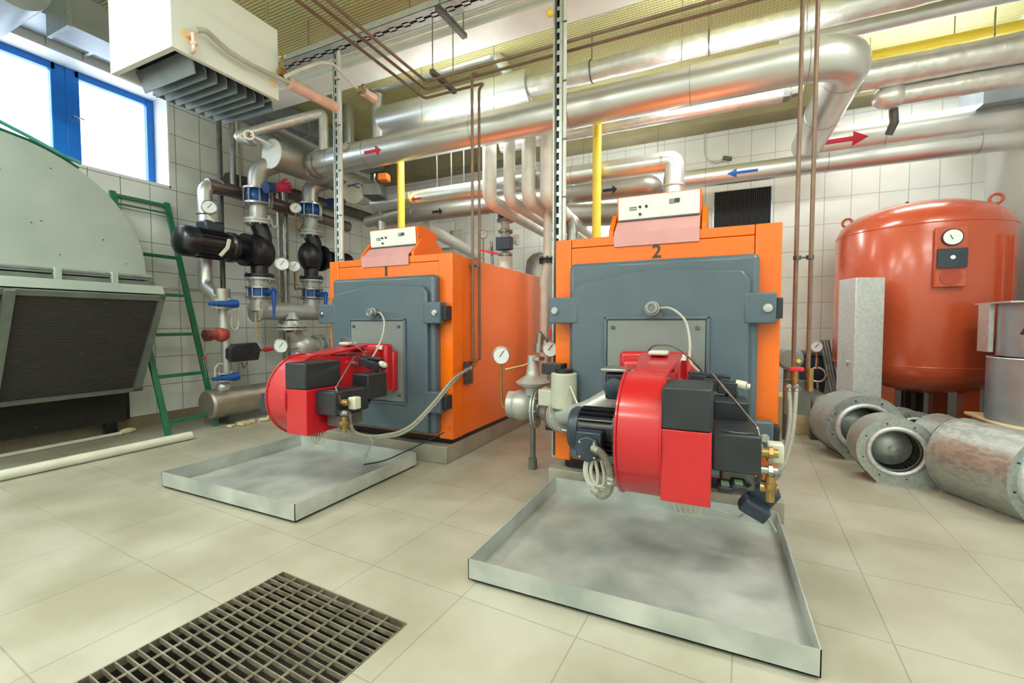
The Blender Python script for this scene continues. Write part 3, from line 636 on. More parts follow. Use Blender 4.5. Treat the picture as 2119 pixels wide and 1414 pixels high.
MB().box((-6.05, .4, .125), (-6.0, 2.66, .50)).build('back_plate', M['dark'], t)
MB().box((-5.96,.45,0),(-5.90,.53,.13)).box((-5.96,.45,0),(-5.90,.53,.13)).build('foot', M['dark'], t)
MB().box((-5.96,2.40,0),(-5.90,2.50,.13)).build('foot', M['dark'], t)
# green hoses on top of the casing
for k, (dx, dzz) in enumerate(((0, 0), (.05, .03), (-.04, .0))):
    pts = [V((-5.36+dx, y, cz+math.sqrt(max(0, (r+.03+dzz)**2-(y-cy)**2)))) for y in (1.15, 1.35, 1.55, 1.75, 1.95, 2.05)]
    if k == 1: pts = [p+V((0,0,.03*math.sin(i*1.3))) for i, p in enumerate(pts)]
    tag(MB().tube(pts, .016, 8).build('garden_hose', M['green'] if k != 1 else mat('teal_hose', (60,140,140), (80,160,150), .4)), 'green hose lying over the top of the round fan casing', 'hose', 'green hoses draped over the fan casing')
# ladder
t = thing('ladder', 'green steel ladder leaning on the tiled left wall', 'ladder', (-5.26, 2.92, 0))
L0, L1, T0, T1 = V((-5.25,2.66,0)), V((-5.30,3.18,0)), V((-6.07,2.60,2.66)), V((-6.07,3.13,2.66))
for a, b in ((L0,T0),(L1,T1)): MB().beam(a, b, .055, .035, (1,0,.3)).build('rail', M['green'], t, bev=.003)
for u in (.055, .235, .405, .575, .745, .985):
    a = L0.lerp(T0, u); b = L1.lerp(T1, u); MB().beam(a, b, .045, .035, (0,0,1)).build('rung', M['green'], t, bev=.003)
a = L0.lerp(T0, .95); b = L1.lerp(T1, .95); MB().beam(a, b, .05, .012, (0,0,1)).build('top_plate', M['green'], t)
# loose pipes on the floor
tag(MB().cyl((-4.93, 2.70, .042), (-4.93, .9, .042), .042, n=16).build('plastic_pipe', M['pvc']), 'thick white plastic pipe lying loose on the floor by the tray', 'pipe')
tag(MB().cyl((-5.10, 2.58, .02), (-5.12, .9, .02), .02, n=12).build('rusty_pipe', M['rusty']), 'thin rust-stained pipe lying behind the thick white one', 'pipe')
t = thing('foam_tipped_pipe', 'thin cream pipe with a lump of foam on its end, lying nearest the left wall', 'pipe', (-5.8, 1.8, 0))
MB().cyl((-5.82, 2.50, .018), (-5.75, .9, .018), .018, n=12).build('pipe', M['pvc'], t)
MB().sphere((-5.83, 2.56, .03), .03, 10, 7, (1,2.6,1)).build('foam_lump', M['foam'], t)
# dusty collector lying along the wall
t = thing('collector_vessel', 'dusty metal-clad cylinder lying on the floor along the left wall', 'vessel', (-5.3,3.9,0))
MB().lathe((-5.35,3.12,.255), (0,1,0), [(.15,-.02),(.172,0),(.175,.01),(.175,1.75),(.15,1.78)], 32).build('shell', M['vessel'], t)
MB().box((-5.45,3.3,0),(-5.25,3.36,.12)).build('saddle', M['steel_dark'], t); MB().box((-5.45,4.6,0),(-5.25,4.66,.12)).build('saddle', M['steel_dark'], t)
for k in range(7):
    y = 3.22+.13*k; x = -5.06+random.uniform(-.05,.05); s = random.uniform(.04,.08)
    tag(MB().obox((x, y, s*.35), (s*1.3, s*1.9, s*.62), (random.uniform(-.15,.15), random.uniform(-.15,.15), random.uniform(0,3))).build('foam_scrap', M['foam'], bev=.006), 'crumbled yellow foam scrap on the floor in front of the lying cylinder', 'scrap', 'foam scraps by the lying cylinder')
# ============================================================ HEATER UNIT, DUCTS AT TOP LEFT
t = thing('unit_heater', 'cream ceiling unit heater with down-turned grey louvres', 'heater', (-3.62, 2.12, 3.0))
hx0, hx1, hy0, hy1, hz0, hz1 = -4.0, -3.24, 1.73, 2.50, 3.0, 3.55
k = .035
MB().box((hx0,hy0,hz0),(hx0+k,hy1,hz1)).box((hx1-k,hy0,hz0),(hx1,hy1,hz1)).box((hx0+k,hy0,hz0),(hx1-k,hy0+k,hz1)).box((hx0+k,hy1-k,hz0),(hx1-k,hy1,hz1)).box((hx0+k,hy0+k,hz0+.13),(hx1-k,hy1-k,hz1)).build('cabinet', M['heater_white'], t)
MB().box((hx0+k,hy0+k,hz0+.10),(hx1-k,hy1-k,hz0+.128)).build('heat_exchanger', M['coil'], t)
for i in range(9):
    y = hy0+.13+i*.073
    MB().prism([(hx0+.05,y,hz0+.07),(hx1-.05,y,hz0+.07),(hx1-.05,y+.03,hz0-.02),(hx1-.08,y+.055,hz0-.06),(hx0+.05,y+.055,hz0-.06)], (0,.006,.0)).build('louvre', M['louvre'], t)
MB().box((hx0-.02,hy1-.5,hz0-.02),(hx0+.02,hy1,hz0+.0)).build('louvre_rail', M['louvre'], t)
a = P(388,75,X=hx1); MB().disc(a, (1,0,0), .045, .004, 20).build('rust_ring', M['rust_yellow'], t)
b = P(565,172,X=hx1); MB().disc(b, (1,0,0), .035, .004, 20).build('rust_ring', M['rust_yellow'], t)
MB().tube([a, a+V((.07,0,0)), P(400,75,X=hx1+.07), P(402,105,X=hx1+.07), P(396,108,X=hx1+.01)], .012, 10, fil=.02).hexn(P(402,90,X=hx1+.07),(0,0,1),.02,.02).build('air_vent', M['copper_pink'], t)
for x, y in ((hx0+.05,hy0+.05),(hx1-.05,hy0+.05),(hx0+.05,hy1-.05),(hx1-.05,hy1-.05)): MB().cyl((x,y,hz1),(x,y,ZC),.006,n=6).build('hanger_rod', M['steel'], t)
t = thing('heater_supply_pipe', 'bare pipe running over the face of the cream heater', 'pipe', a)
pts = [P(405,62,X=hx1+.07), P(425,62,X=hx1+.07), P(470,105,X=hx1+.06), P(520,135,X=hx1+.06), P(578,162,X=hx1+.06), P(600,172,X=hx1+.06)]
MB().tube(pts, .018, 12, fil=.06).build('pipe', M['wire'], t)
c = P(583,150,X=hx1+.06)
MB().hexn(c, (0,1,0), .03, .05).tube([c, P(583,112,X=hx1+.06)], .014, 8).build('valve', M['brass'], t); MB().beam(P(578,118,X=hx1+.06), P(590,116,X=hx1+.06), .02, .012).build('tap', M['cream'], t)
tag(MB().cyl(P(598,172,X=hx1+.06), P(695,222,X=hx1+.06), .045, n=18).build('insulated_pipe', M['copper_pink']), 'pinkish insulated pipe leaving the cream heater towards the left conduit riser', 'pipe')
t = thing('control_cable', 'white hose looping from the heater valve up to the top of the left conduit riser', 'hose', P(590,155,X=-3.1))
MB().tube([P(590,158,X=-3.15), P(630,140,X=-3.2), P(665,128,X=-3.25), P(690,132,X=-3.3), P(705,150,X=-3.35), P(735,180,X=-3.35), P(745,185,X=-3.35)], .013, 8, fil=.12).build('hose', M['white_pipe'], t)
MB().hexn(P(745,186,X=-3.35), (1,0,0), .03, .05).cyl(P(745,186,X=-3.35), P(752,176,X=-3.35), .016, n=8).build('valve', M['brass'], t)
tag(MB().cyl(P(752,190,X=-3.35), P(775,205,X=-3.35), .045, n=12).build('insulated_pipe', M['copper_pink']), 'short pinkish pipe stub beyond the brass valve near the left riser', 'pipe')
# ducts
t = thing('ventilation_duct', 'long rectangular zinc duct under the ceiling along the left wall', 'duct', (-5.75, 3.6, 4.0))
MB().box((-6.05, 1.2, 4.03), (-5.62, 6.5, 4.33)).build('duct_body', M['duct'], t)
for y in (1.2, 2.4, 3.6, 4.8, 6.0): MB().box((-6.07, y, 4.01), (-5.60, y+.03, 4.345)).build('duct_flange', M['galv'], t)
t = thing('branch_duct', 'short zinc duct with an open mouth above the left window', 'duct', (-4.9, 1.6, 3.9))
dz_ = 3.75
A1, A2, A3, A4 = P(108,75,Z=dz_), P(150,60,Z=dz_), P(300,135,Z=dz_), P(262,150,Z=dz_)
MB().box((A1.x, A1.y, dz_), (A1.x+.34, A1.y+1.1, dz_+.3)).build('duct_body', M['duct'], t)
MB().box((A1.x-.02, A1.y-.03, dz_-.02), (A1.x+.36, A1.y, dz_+.32)).build('duct_flange', M['galv'], t)
MB().cyl((A1.x+.1,A1.y+.6,dz_+.3),(A1.x+.1,A1.y+.6,ZC-.002),.006,n=6).build('hanger_rod', M['steel'], t)
R_ = P(60,47,Z=3.55)
tag(MB().tube([(R_.x+.16,R_.y-.12,3.75),(R_.x+.1,R_.y-.12,3.75),(XL,R_.y-.12,3.75)], .2, 28).build('round_duct', M['duct']), 'fat round zinc duct cut by the top left corner of the photo', 'duct')
# ============================================================ PUMP GROUP AT THE LEFT WALL
X5 = -5.3
def flange(m, c, ax, R, th=.02, nb=8, gap=.0):
    m.disc(c, ax, R, th, 28).bolts(c, ax, R*.84, nb, .012, th+.035, .3); return m
def blue_butterfly(m_parent, c, R, hand=None, name='valve'):
    b = MB().disc(c, (0,0,1), R*.78, .09, 24).build('valve_body', M['blue'], m_parent)
    m = MB(); flange(m, c+V((0,0,.06)), (0,0,1), R, .02); flange(m, c-V((0,0,.06)), (0,0,1), R, .02); m.bolts(c, (0,0,1), R*.84, 8, .008, .14, .3)
    m.build('valve_flange', M['steel'], m_parent)
    if hand: 
        m = MB().tube([c, c.lerp(hand[0], .8), hand[0]], .03, 10, rads=[.03,.035,.045])
        if len(hand) > 1: m.tube([hand[0], hand[1]], .02, 8, rads=[.028,.012])
        m.build('valve_handle', M['blue'], m_parent, ang=60)
def expansion_joint(t, c, R, h, name='rubber_joint'):
    MB().lathe(c-V((0,0,h/2)), (0,0,1), [(R*.72,.0),(R*.82,h*.3),(R*.86,h*.5),(R*.82,h*.7),(R*.72,h)], 28).build(name, M['blue'], t, ang=60)
    m = MB(); flange(m, c+V((0,0,h/2+.01)), (0,0,1), R*1.08, .022); flange(m, c-V((0,0,h/2+.01)), (0,0,1), R*1.08, .022)
    m.build('joint_flange', M['steel'], t)
    m = MB().bolts(c, (0,0,1), R*.95, 8, .011, h+.06, .3); m.build('tie_rods', M['steel'], t)
def riser(px, tops, label, motor, k=1.0):
    # tops: pixel rows of the stations of one pump leg
    y0 = P(px, 600, X=X5).y; c = lambda row: V((X5, y0, P(px, row, X=X5).z))
    t = thing('circulation_pump', label, 'pump', (X5, y0, c(tops['low']).z))
    expansion_joint(t, c(tops['joint']), .165*k, .16*k)
    MB().cyl(c(tops['joint'])-V((0,0,.09)), c(tops['f1']), .10*k, n=24).build('spool', M['silver_paint'], t)
    m = MB(); flange(m, c(tops['f1']), (0,0,1), .17*k, .03); flange(m, c(tops['f1'])-V((0,0,.035)), (0,0,1), .17*k, .03); m.build('top_flange', M['silver_paint'], t)
    a = c(tops['ax'])
    MB().sphere(a, .2*k, 24, 14, (.8,1.0,1.15)).tube([c(tops['f1'])-V((0,0,.05)), a+V((.03,.06,.16*k)), a], .1, 20, fil=.12, rads=None).tube([a, c(tops['f2'])+V((0,0,.02))], .1*k, 20).disc(a+V((0,-.18*motor,0))*k, (0,1,0), .2*k, .05, 28).build('pump_volute', M['dark'], t, ang=50)
    m = MB(); flange(m, c(tops['f2'])+V((0,0,.03)), (0,0,1), .17*k, .03); m.build('volute_flange', M['dark'], t)
    m = MB(); flange(m, c(tops['f2'])-V((0,0,.01)), (0,0,1), .17*k, .026); m.build('counter_flange', M['silver_paint'], t)
    d = V((0,-motor,0)); p0 = a+d*.2*k
    mo = MB().lathe(p0, d, [(.13,0),(.14,.10),(.18,.14),(.18,.19),(.155,.21),(.155,.56),(.17,.57),(.17,.68),(.14,.73),(.05,.75)] if motor > 0 else [(.1,0),(.1,.1),(.13,.12),(.13,.5),(.1,.54)], 30)
    for j in range(18):
        an = 2*PI*j/18; u = V((math.cos(an), 0, math.sin(an))); rr = .16 if motor > 0 else .135
        mo.beam(p0+d*.26+u*rr, p0+d*(.6 if motor > 0 else .48)+u*rr, .005, .02, up=u)
    mo = mo.build('motor', M['dark'], t, ang=50)
    if motor > 0:
        MB().box(tuple(p0+d*.50+V((-.1,0,.13))), tuple(p0+d*.28+V((.1,0,.26)))).build('terminal_box', M['motor_blue'], mo, bev=.03)
        MB().tube([p0+d*.28+V((.165,0,.06)), p0+d*.31+V((.175,0,-.04)), p0+d*.38+V((.15,0,-.14))], .022, 6).build('paper_tag', M['cream'], mo)
    MB().cyl(c(tops['f2']), c(tops['v'])+V((0,0,.07)), .13*k, .12*k, n=24).build('reducer', M['silver_paint'], t)
    vc = c(tops['v'])
    hh = [P(tops['hx'], tops['hy'], X=X5+.28), P(tops['hx'], tops['hy']+58, X=X5+.30)]
    blue_butterfly(t, vc, .165*k, hh)
    return t, y0, c
t1, yA, cA = riser(538, dict(joint=410, f1=458, ax=522, f2=576, v=606, low=640, hx=567, hy=604), 'large black circulation pump with its motor pointing left, on the left pump riser', 1)
t2, yB, cB = riser(645, dict(joint=438, f1=482, ax=532, f2=580, v=608, low=640, hx=674, hy=610), 'smaller black circulation pump on the right pump riser, behind boiler 1', -1, .95)
for i, (yy, c, dy) in enumerate(((yA, cA, -.0), (yB, cB, .0))):
    z0 = c(410 if i == 0 else 438).z+.1
    tag(MB().tube([(X5, yy, z0), (X5, yy, z0+.24), (-5.1, yy+.24, 3.30)], .11, 20, fil=.2).build('insulated_elbow', M['alu_dull']), 'clad elbow rising from the %s pump riser into the big header' % ('left' if i == 0 else 'right'), 'pipe')
# lower horizontal manifold joining both risers
zl = P(600, 645, X=X5).z
t = thing('lower_manifold', 'silver painted horizontal manifold below the two pumps', 'pipe', (X5, 4.1, zl))
MB().cyl((X5, yA-.05, zl), (X5, 5.1, zl), .115, n=24).cyl((X5, yA, zl), (X5, yA, cA(615).z), .115, n=24).cyl((X5, yB, zl), (X5, yB, cB(620).z), .115, n=24).build('manifold_pipe', M['silver_paint'], t, ang=50)
m = MB(); flange(m, V((X5, yA-.06, zl)), (0,1,0), .15, .025); m.build('end_flange', M['silver_paint'], t)
MB().tube([(X5+.05, yA-.1, zl-.02), (X5+.05, yA-.1, zl-.35)], .012, 8).build('drain_pipe', M['rusty'], t)
# y-strainer / gate valve below manifold
vf = P(605, 675, X=X5+.15)
t = thing('strainer', 'silver flanged strainer with a sloping bonnet under the manifold', 'valve', vf)
m = MB(); flange(m, vf, (0,0,1), .19, .025); flange(m, vf-V((0,0,.04)), (0,0,1), .19, .025); m.cyl(vf, vf+V((0,0,.07)), .12, .09, n=20).cyl(vf+V((0,0,.07)), vf+V((-.02,.02,.17)), .085, .05, n=20)
m.build('bonnet', M['silver_paint'], t)
v2 = P(628, 718, X=X5+.15)
MB().sphere(v2, .16, 20, 12).cyl(vf-V((0,0,.04)), v2, .09, n=20).cyl(v2, v2+V((0,.42,0)), .1, n=20).tube([v2, v2+V((0,-.08,-.1)), v2+V((0,-.1,-.4))], .085, 18, fil=.1).build('valve_body', M['silver_paint'], t, ang=50)
m = MB(); flange(m, v2+V((0,.2,0)), (0,1,0), .16, .02); flange(m, v2+V((0,.3,0)), (0,1,0), .16, .02); m.build('body_flange', M['silver_paint'], t)
gauge(582, 716, 0, .085, 'pressure gauge in front of the silver strainer, facing half sideways', (.7,-.72,0), [v2], X=X5+.35)
# electric actuator
ac = P(510, 728, X=X5+.1)
t = thing('valve_actuator', 'black plastic valve actuator at the wall left of the red burner', 'actuator', ac)
a = [P(x, y, X=X5+.15) for x, y in ((476,742),(476,722),(487,713),(532,709),(540,722),(536,745),(482,750))]
MB().prism(a, (-.14, .02, 0)).build('actuator_body', M['black'], t, bev=.01)
MB().cyl(P(538,725,X=X5+.08), P(572,722,X=X5+.08), .016, n=10).build('shaft', M['brass'], t); MB().cyl(P(548,724,X=X5+.08), P(566,722,X=X5+.08), .03, .02, n=12).build('red_knob', M['marker_red'], t)
MB().tube([P(500,750,X=X5+.08), P(505,765,X=X5+.08), P(511,750,X=X5+.08)], .008, 6, fil=.04).tube([P(494,750,X=X5+.05), P(494,778,X=X5+.05)], .004, 6).build('cable_loop', M['steel_dark'], t)
# small left riser
t = thing('small_riser', 'slim foil-clad riser with an elbow, left of the large pump', 'pipe', (X5-.05,3.15,.4))
xs = X5
ps = lambda x, y: P(x, y, X=xs)
pq = lambda x, y: P(x, y, X=-5.6)
MB().tube([pq(440,382)+V((0,.1,0)), pq(424,384), pq(424,595), ps(455,620)], .078, 18, fil=.12).build('cladding', M['alu'], t)
MB().torus(pq(424,445), (0,0,1), .080, .008).build('band', M['steel_dark'], t)
MB().cyl(ps(459,598), ps(460,622), .085, n=20).build('collar', M['alu_dull'], t)
t = thing('shut_off_group', 'slim valve group with two blue lever valves, over the lying cylinder', 'valve', ps(460,800))
def bluelever(c, R, tip, thick, p):
    MB().disc(c, (0,0,1), R, .05, 20).build('valve_body', M['dark'], p)
    m = MB(); flange(m, c+V((0,0,.045)), (0,0,1), R*1.3, .018, 4); flange(m, c-V((0,0,.045)), (0,0,1), R*1.3, .018, 4); m.build('valve_flange', M['silver_paint'], p)
    a, b = tip; MB().tube([a, a.lerp(b,.55), a.lerp(b,.8), b], .02, 8, rads=[.018, .03, .05, .045]).build('valve_lever', M['blue'], p, ang=60)
bluelever(ps(460,630), .08, (P(431,629,X=xs+.15), P(492,629,X=xs+.2)), 1, t)
bluelever(ps(466,780), .08, (P(438,785,X=xs+.15), P(494,779,X=xs+.2)), 1, t)
MB().lathe(ps(462,690), (0,0,1), [(.045,-.05),(.06,-.02),(.06,.08),(.05,.11),(.05,.16),(.045,.2),(.045,.32)], 18).build('neck', M['silver_paint'], t, ang=50)
MB().cyl(ps(466,690), ps(470,782), .05, n=18).build('lower_pipe', M['silver_paint'], t)
fr = MB().sphere(ps(459,692), .085, 16, 10, (1,1,1.1)).cyl(ps(459,692), ps(428,694), .06, n=16).build('strainer_body', M['filter_red'], t, ang=50)
MB().cyl(ps(432,694), ps(424,695), .075, n=6).build('strainer_cap', mat('dark_red_cast', (110,58,54), (98,50,48), .6), fr)
for q in (((492,622),(493,675),(487,685),(478,678),(478,650)), ((468,755),(452,752),(445,762),(445,780))): MB().tube([ps(*p) for p in q], .012, 8, fil=.05).build('impulse_loop', M['cream'], t)
MB().tube([ps(427,700), ps(427,725), ps(421,745), ps(428,782)], .004, 6).tube([ps(424,742), ps(431,770)], .012, 8).build('drain_tap', M['steel'], t); MB().sphere(ps(423,741), .022, 10, 8).build('red_tap', M['marker_red'], t)
MB().sphere(ps(462,800), .08, 14, 9, (1,1,.8)).build('lower_cover', M['alu'], t)
# gauges on the wall
gauge(432, 430, 0, .075, 'pressure gauge on the cream bottle above the large pump motor', (1,-.5,0), [ps(434,445)], X=X5+.15)
gauge(584, 547, 0, .085, 'left one of two round pressure gauges between the pumps', (.75,-.66,0), [P(586,575,X=X5+.1), P(586,605,X=X5+.0)], X=X5+.2)
gauge(609, 552, 0, .075, 'right one of two round pressure gauges between the pumps', (.75,-.66,0), [P(610,575,X=X5+.1), P(610,600,X=X5+.05), P(622,596,X=X5)], X=X5+.2)
gauge(612, 432, 0, .07, 'small pressure gauge left of the right blue rubber joint', (.75,-.66,0), [P(612,470,X=X5+.1), P(620,478,X=X5+.1), P(628,464,X=X5+.05)], X=X5+.15)
t = thing('sensor_pocket', 'cream sensor pocket standing on the motor of the large pump', 'sensor', P(438,460,X=X5+.05))
MB().cyl(P(438,462,X=X5+.05), P(438,440,X=X5+.05), .045, n=16).cyl(P(438,440,X=X5+.05), P(437,434,X=X5+.05), .03, n=12).build('pocket', M['cream'], t)
# thin wall pipes
for a, b, r_, mt, lb in (((300,592),(700,618),.014,'pvc','thin cream pipe running level along the left wall at valve height'), ):
    A_ = P(*a, X=-6.03); B_ = P(*b, X=-6.03); B_.z = A_.z
    tag(MB().cyl(A_, B_, r_, n=10).build('wall_pipe', M[mt]), lb, 'pipe')
for k, (x, y0, y1, r_) in enumerate(((452,230,610,.03), (479,240,400,.035), (494,240,395,.014), (587,380,760,.05), (574,400,700,.02))):
    A_ = P(x, y0, X=-5.75); B_ = P(x, y1, X=-5.75); B_.y = A_.y
    tag(MB().cyl(A_, B_, r_, n=14).build('wall_pipe', M['steel_dark'] if k < 1 else M['steel']), ['slim dark upright pipe behind the large pump', 'grey upright conduit left of the header cap', 'thin upright rod beside the grey conduit near the header cap', 'stout grey upright pipe between the two pumps', 'thin upright pipe left of the stout grey one'][k], 'pipe')
tag(MB().tube([P(428,384,X=-5.6), P(470,392,X=-5.6), P(720,470,X=-5.6)], .085, 18, fil=.1).build('brown_clad_pipe', mat('brown_cladding', (150,132,126), (128,112,106), .35, .8, 5)), 'brownish clad pipe running level behind the pumps', 'pipe')
tag(MB().tube([P(470,370,X=-6.0), P(600,400,X=-6.0), V((-6.0,6.6,P(600,400,X=-6.0).z))], .085, 14).build('dark_clad_pipe', M['steel_dark']), 'dark pipe close to the wall above the brownish one', 'pipe')
tag(MB().tube([P(540,250,X=-5.85), P(655,306,X=-5.85), P(700,328,X=-5.85)], .10, 18).build('upper_wall_pipe', M['alu_dull']), 'grey clad pipe high on the left wall behind the header', 'pipe')
# impulse loops
for k, q in enumerate((((555,447),(562,455),(563,466),(568,472),(574,466),(574,440)),)):
    tag(MB().tube([P(*p, X=X5+.15) for p in q], .01, 8, fil=.03).build('impulse_loop', M['cream']), 'cream bent impulse tube at the large pump top flange', 'tube')
# ============================================================ OVERHEAD PIPEWORK
def xr(col, Y): return P(col, 500, Y=Y).x
def zk(k, Y): return H + k/.421*Y
def band(m, c, ax, r): return m.torus(c, ax, r+.001, .003, 28, 6)
def rods(t, z, Y, r, cols, wall=False):
    for c in cols:
        x = xr(c, Y)
        if wall: MB().box((x-.015, Y, z-r-.02), (x+.015, YB, z-r)).build('wall_bracket', M['steel_dark'], t)
        else: MB().cyl((x,Y,z+r*.9),(x,Y,min(ZC, 3.92 if Y > YB-.35 else ZC)-.002),.006,n=6).build('hanger_rod', M['steel'], t)
def xpipe(name, label, kc, Y, r, c0, c1, mt, seams=None, Z=None, caps=True, n=28):
    z = Z if Z is not None else zk(kc, Y)
    x0, x1 = (xr(c0, Y) if c0 is not None else -5.9), (xr(c1, Y) if c1 is not None else XR)
    t = thing(name, label, 'pipe', ((x0+x1)/2, Y, z))
    if seams is None or mt == 'foil':
        m = MB(); N_ = int((x1-x0)/.09)+2; rr = []
        pts = [V((x0+(x1-x0)*i/(N_-1), Y, z)) for i in range(N_)]
        rads = [r*(1+(random.uniform(-.03,.03) if mt == 'foil' else 0)) for _ in pts]
        m.tube(pts, r, n, rads=rads); m.build('pipe_jacket', M[mt], t, ang=70)
    else: MB().cyl((x0,Y,z),(x1,Y,z), r, n=n).build('pipe_jacket', M[mt], t)
    if seams:
        m = MB(); x = x0+seams*.6
        while x < x1-.1: MB().torus((x,Y,z),(1,0,0),r+.001,.0035,28,6).build('jacket_seam', M['steel'], t); x += seams
    return t, z, x0, x1
def arrow(px, py, Yc, Zc, r, direction, length, width, mt, parent):
    # painted arrow wrapped on a pipe running along X; the spot on the surface nearest the viewed pixel
    best = None
    for k in range(360):
        th = math.radians(k); n_ = V((0, -math.cos(th), math.sin(th))); q = V((0, Yc, Zc))+n_*r
        g = P(px, py, Y=q.y)
        e = abs(g.z-q.z)
        if n_.dot(V((0,0,H))-V((g.x,q.y,q.z))) > 0 and (best is None or e < best[0]): best = (e, th, g.x)
    _, th, xc = best; m = MB(); N_ = 14; K = 7
    def hw(u):
        if direction > 0: return width*.16 if u < .68 else width*.5*(1-u)/.32
        return width*.16 if u > .32 else width*.5*u/.32
    us = [i/N_ for i in range(N_+1)]+[.68 if direction > 0 else .32]; us = sorted(us+[(.6799 if direction > 0 else .3201)])
    vs = []; fs = []
    for u in us:
        w_ = hw(u)
        for j in range(K+1):
            a = th+(j/K*2-1)*w_/r; vs.append(V((xc+(u-.5)*length, Yc-math.cos(a)*(r+.003), Zc+math.sin(a)*(r+.003))))
    for i in range(len(us)-1):
        for j in range(K): fs.append((i*(K+1)+j, i*(K+1)+j+1, (i+1)*(K+1)+j+1, (i+1)*(K+1)+j))
    m.add(vs, fs); return m.build('flow_arrow', M[mt], parent)
# the big main: along X, elbow, then away along Y
YM = 4.3; ZM = 3.31; RM = .165
xe = xr(1770, YM)-.02
t = thing('main_supply_pipe', 'very thick silver clad main crossing the room, turning back at its right end', 'pipe', (-1.9, YM, ZM))
MB().tube([(-4.98, YM, ZM), (xe-.02, YM, ZM), (xe-.02, 6.3, ZM)], RM, 40, fil=.30, seg=8).build('pipe_jacket', M['alu'], t, ang=30)
for x in (-4.55, -3.95, -2.45, -1.35, -.25): MB().torus((x,YM,ZM),(1,0,0),RM+.001,.0035,40,6).build('jacket_seam', M['steel'], t)
for p, a in (((xe-.33,YM,ZM),(1,0,0)), ((xe-.02,YM+.32,ZM),(0,1,0)), ((xe-.02,YM+1.1,ZM),(0,1,0))): MB().torus(p,a,RM+.001,.0035,40,6).build('jacket_seam', M['steel'], t)
arrow(771, 313, YM, ZM, RM, 1, .26, .12, 'marker_red', t)
m = MB().cyl((-4.38, YM-.06, ZM+.06), (-4.16, YM-.14, ZM+.06), .065, n=24).torus((-4.15, YM-.145, ZM+.06), (1,-.35,0), .06, .008)
m.build('capped_stub', M['alu_dull'], t)
fj = MB()
for k in range(2): fj.disc((-4.86+.10*k, YM, ZM), (1,0,0), .19, .02, 32).bolts((-4.86+.10*k, YM, ZM), (1,0,0), .165, 10, .011, .05)
fj.build('joint_flange', M['steel'], t); MB().cyl((-4.84,YM,ZM),(-4.78,YM,ZM),.155,n=32).build('blue_gasket', M['blue'], t)
# header on the left
XH = -5.06
YH0 = P(563, 322, X=XH).y
t = thing('pump_header', 'thick clad header above the pumps with a flat end cap facing left', 'pipe', (XH, YH0, ZM))
MB().cyl((XH, YH0, ZM), (XH, 5.6, ZM), .175, n=36).build('pipe_jacket', M['alu_dull'], t)
MB().cyl((XH, YH0-.012, ZM), (XH, YH0, ZM), .18, n=36).build('end_cap', M['white'], t)
for k in range(3): MB().torus((XH, YH0+.75+.03*k, ZM), (0,1,0), .177, .005, 36, 6).build('jacket_seam', M['steel'], t)
MB().cyl((XH+.1, YM, ZM), (-4.95, YM, ZM), .15, n=28).build('branch', M['alu_dull'], t)
a = P(548,298,X=XH); MB().cyl((XH,YH0-.02,ZM+.1), (XH,YH0-.30,ZM+.12), .035, n=14).build('air_pipe', M['alu'], t)
MB().hexn((XH,YH0-.28,ZM+.12), (0,1,0), .03, .08).build('air_valve', M['brass'], t)
# second elbowed capped header end seen under the main
cp = P(730, 398, X=-4.75)
t = thing('capped_branch', 'clad branch with a round end disc under the left end of the main', 'pipe', cp)
ax_ = V((.35,-.6,-.15)).normalized()
MB().cyl(cp-ax_*.7, cp, .15, n=28).build('pipe_jacket', M['alu_dull'], t); MB().disc(cp, ax_, .155, .01, 30).build('end_disc', M['vessel'], t)
# pliers hung there
pl = P(722, 385, X=-4.6); t = thing('pliers', 'blue-handled pliers lying on the branch end disc beside the left riser', 'pliers', pl)
for dzp in (.0, -.035): MB().tube([pl, pl+V((.05,.03,.02+dzp*.3)), P(743, 380-dzp*240, X=-4.6)], .008, 8).build('handle', M['glove_blue'], t)
MB().sphere(pl, .02, 8, 6).build('jaw', M['steel_dark'], t)
# rubber gloves: cuff, palm and five fingers
def glove(c, d, up, s, label):
    t = thing('rubber_glove', label, 'glove', c); d = V(d).normalized(); u = V(up).normalized(); w_ = d.cross(u)
    m = MB().tube([c, c+d*.06*s, c+d*.12*s, c+d*.17*s], .04*s, 12, rads=[.052*s,.046*s,.05*s,.044*s])
    for k in range(4):
        o_ = u*((k-1.5)*.026*s); L = (.075,.09,.085,.065)[k]*s
        m.tube([c+d*.15*s+o_, c+d*(.15*s+L*.6)+o_*1.15+w_*.008*s, c+d*(.15*s+L)+o_*1.2+w_*.02*s], .013*s, 8, rads=[.015*s,.0135*s,.010*s])
    m.tube([c+d*.10*s+u*.04*s, c+d*.14*s+u*.075*s, c+d*.18*s+u*.085*s], .014*s, 8, rads=[.018*s,.015*s,.011*s])
    m.build('glove_hand', M['glove'], t, ang=70)
    MB().tube([c-d*.08*s, c-d*.03*s, c+d*.01*s], .05*s, 12, rads=[.058*s,.054*s,.052*s]).build('cuff', M['glove_blue'], t)
g0 = P(563, 388, X=-4.95); g1 = P(622, 388, X=-4.95)
glove(g0, (g1-g0), V((.1,0,1)), 1.15, 'crimson rubber glove with a blue cuff, stretched out under the header')
g0 = P(690, 418, X=-5.13); g1 = P(726, 414, X=-5.13)
glove(g0, (g1-g0), V((.1,0,1)), 1.0, 'second crimson glove, half hidden behind the left conduit riser')
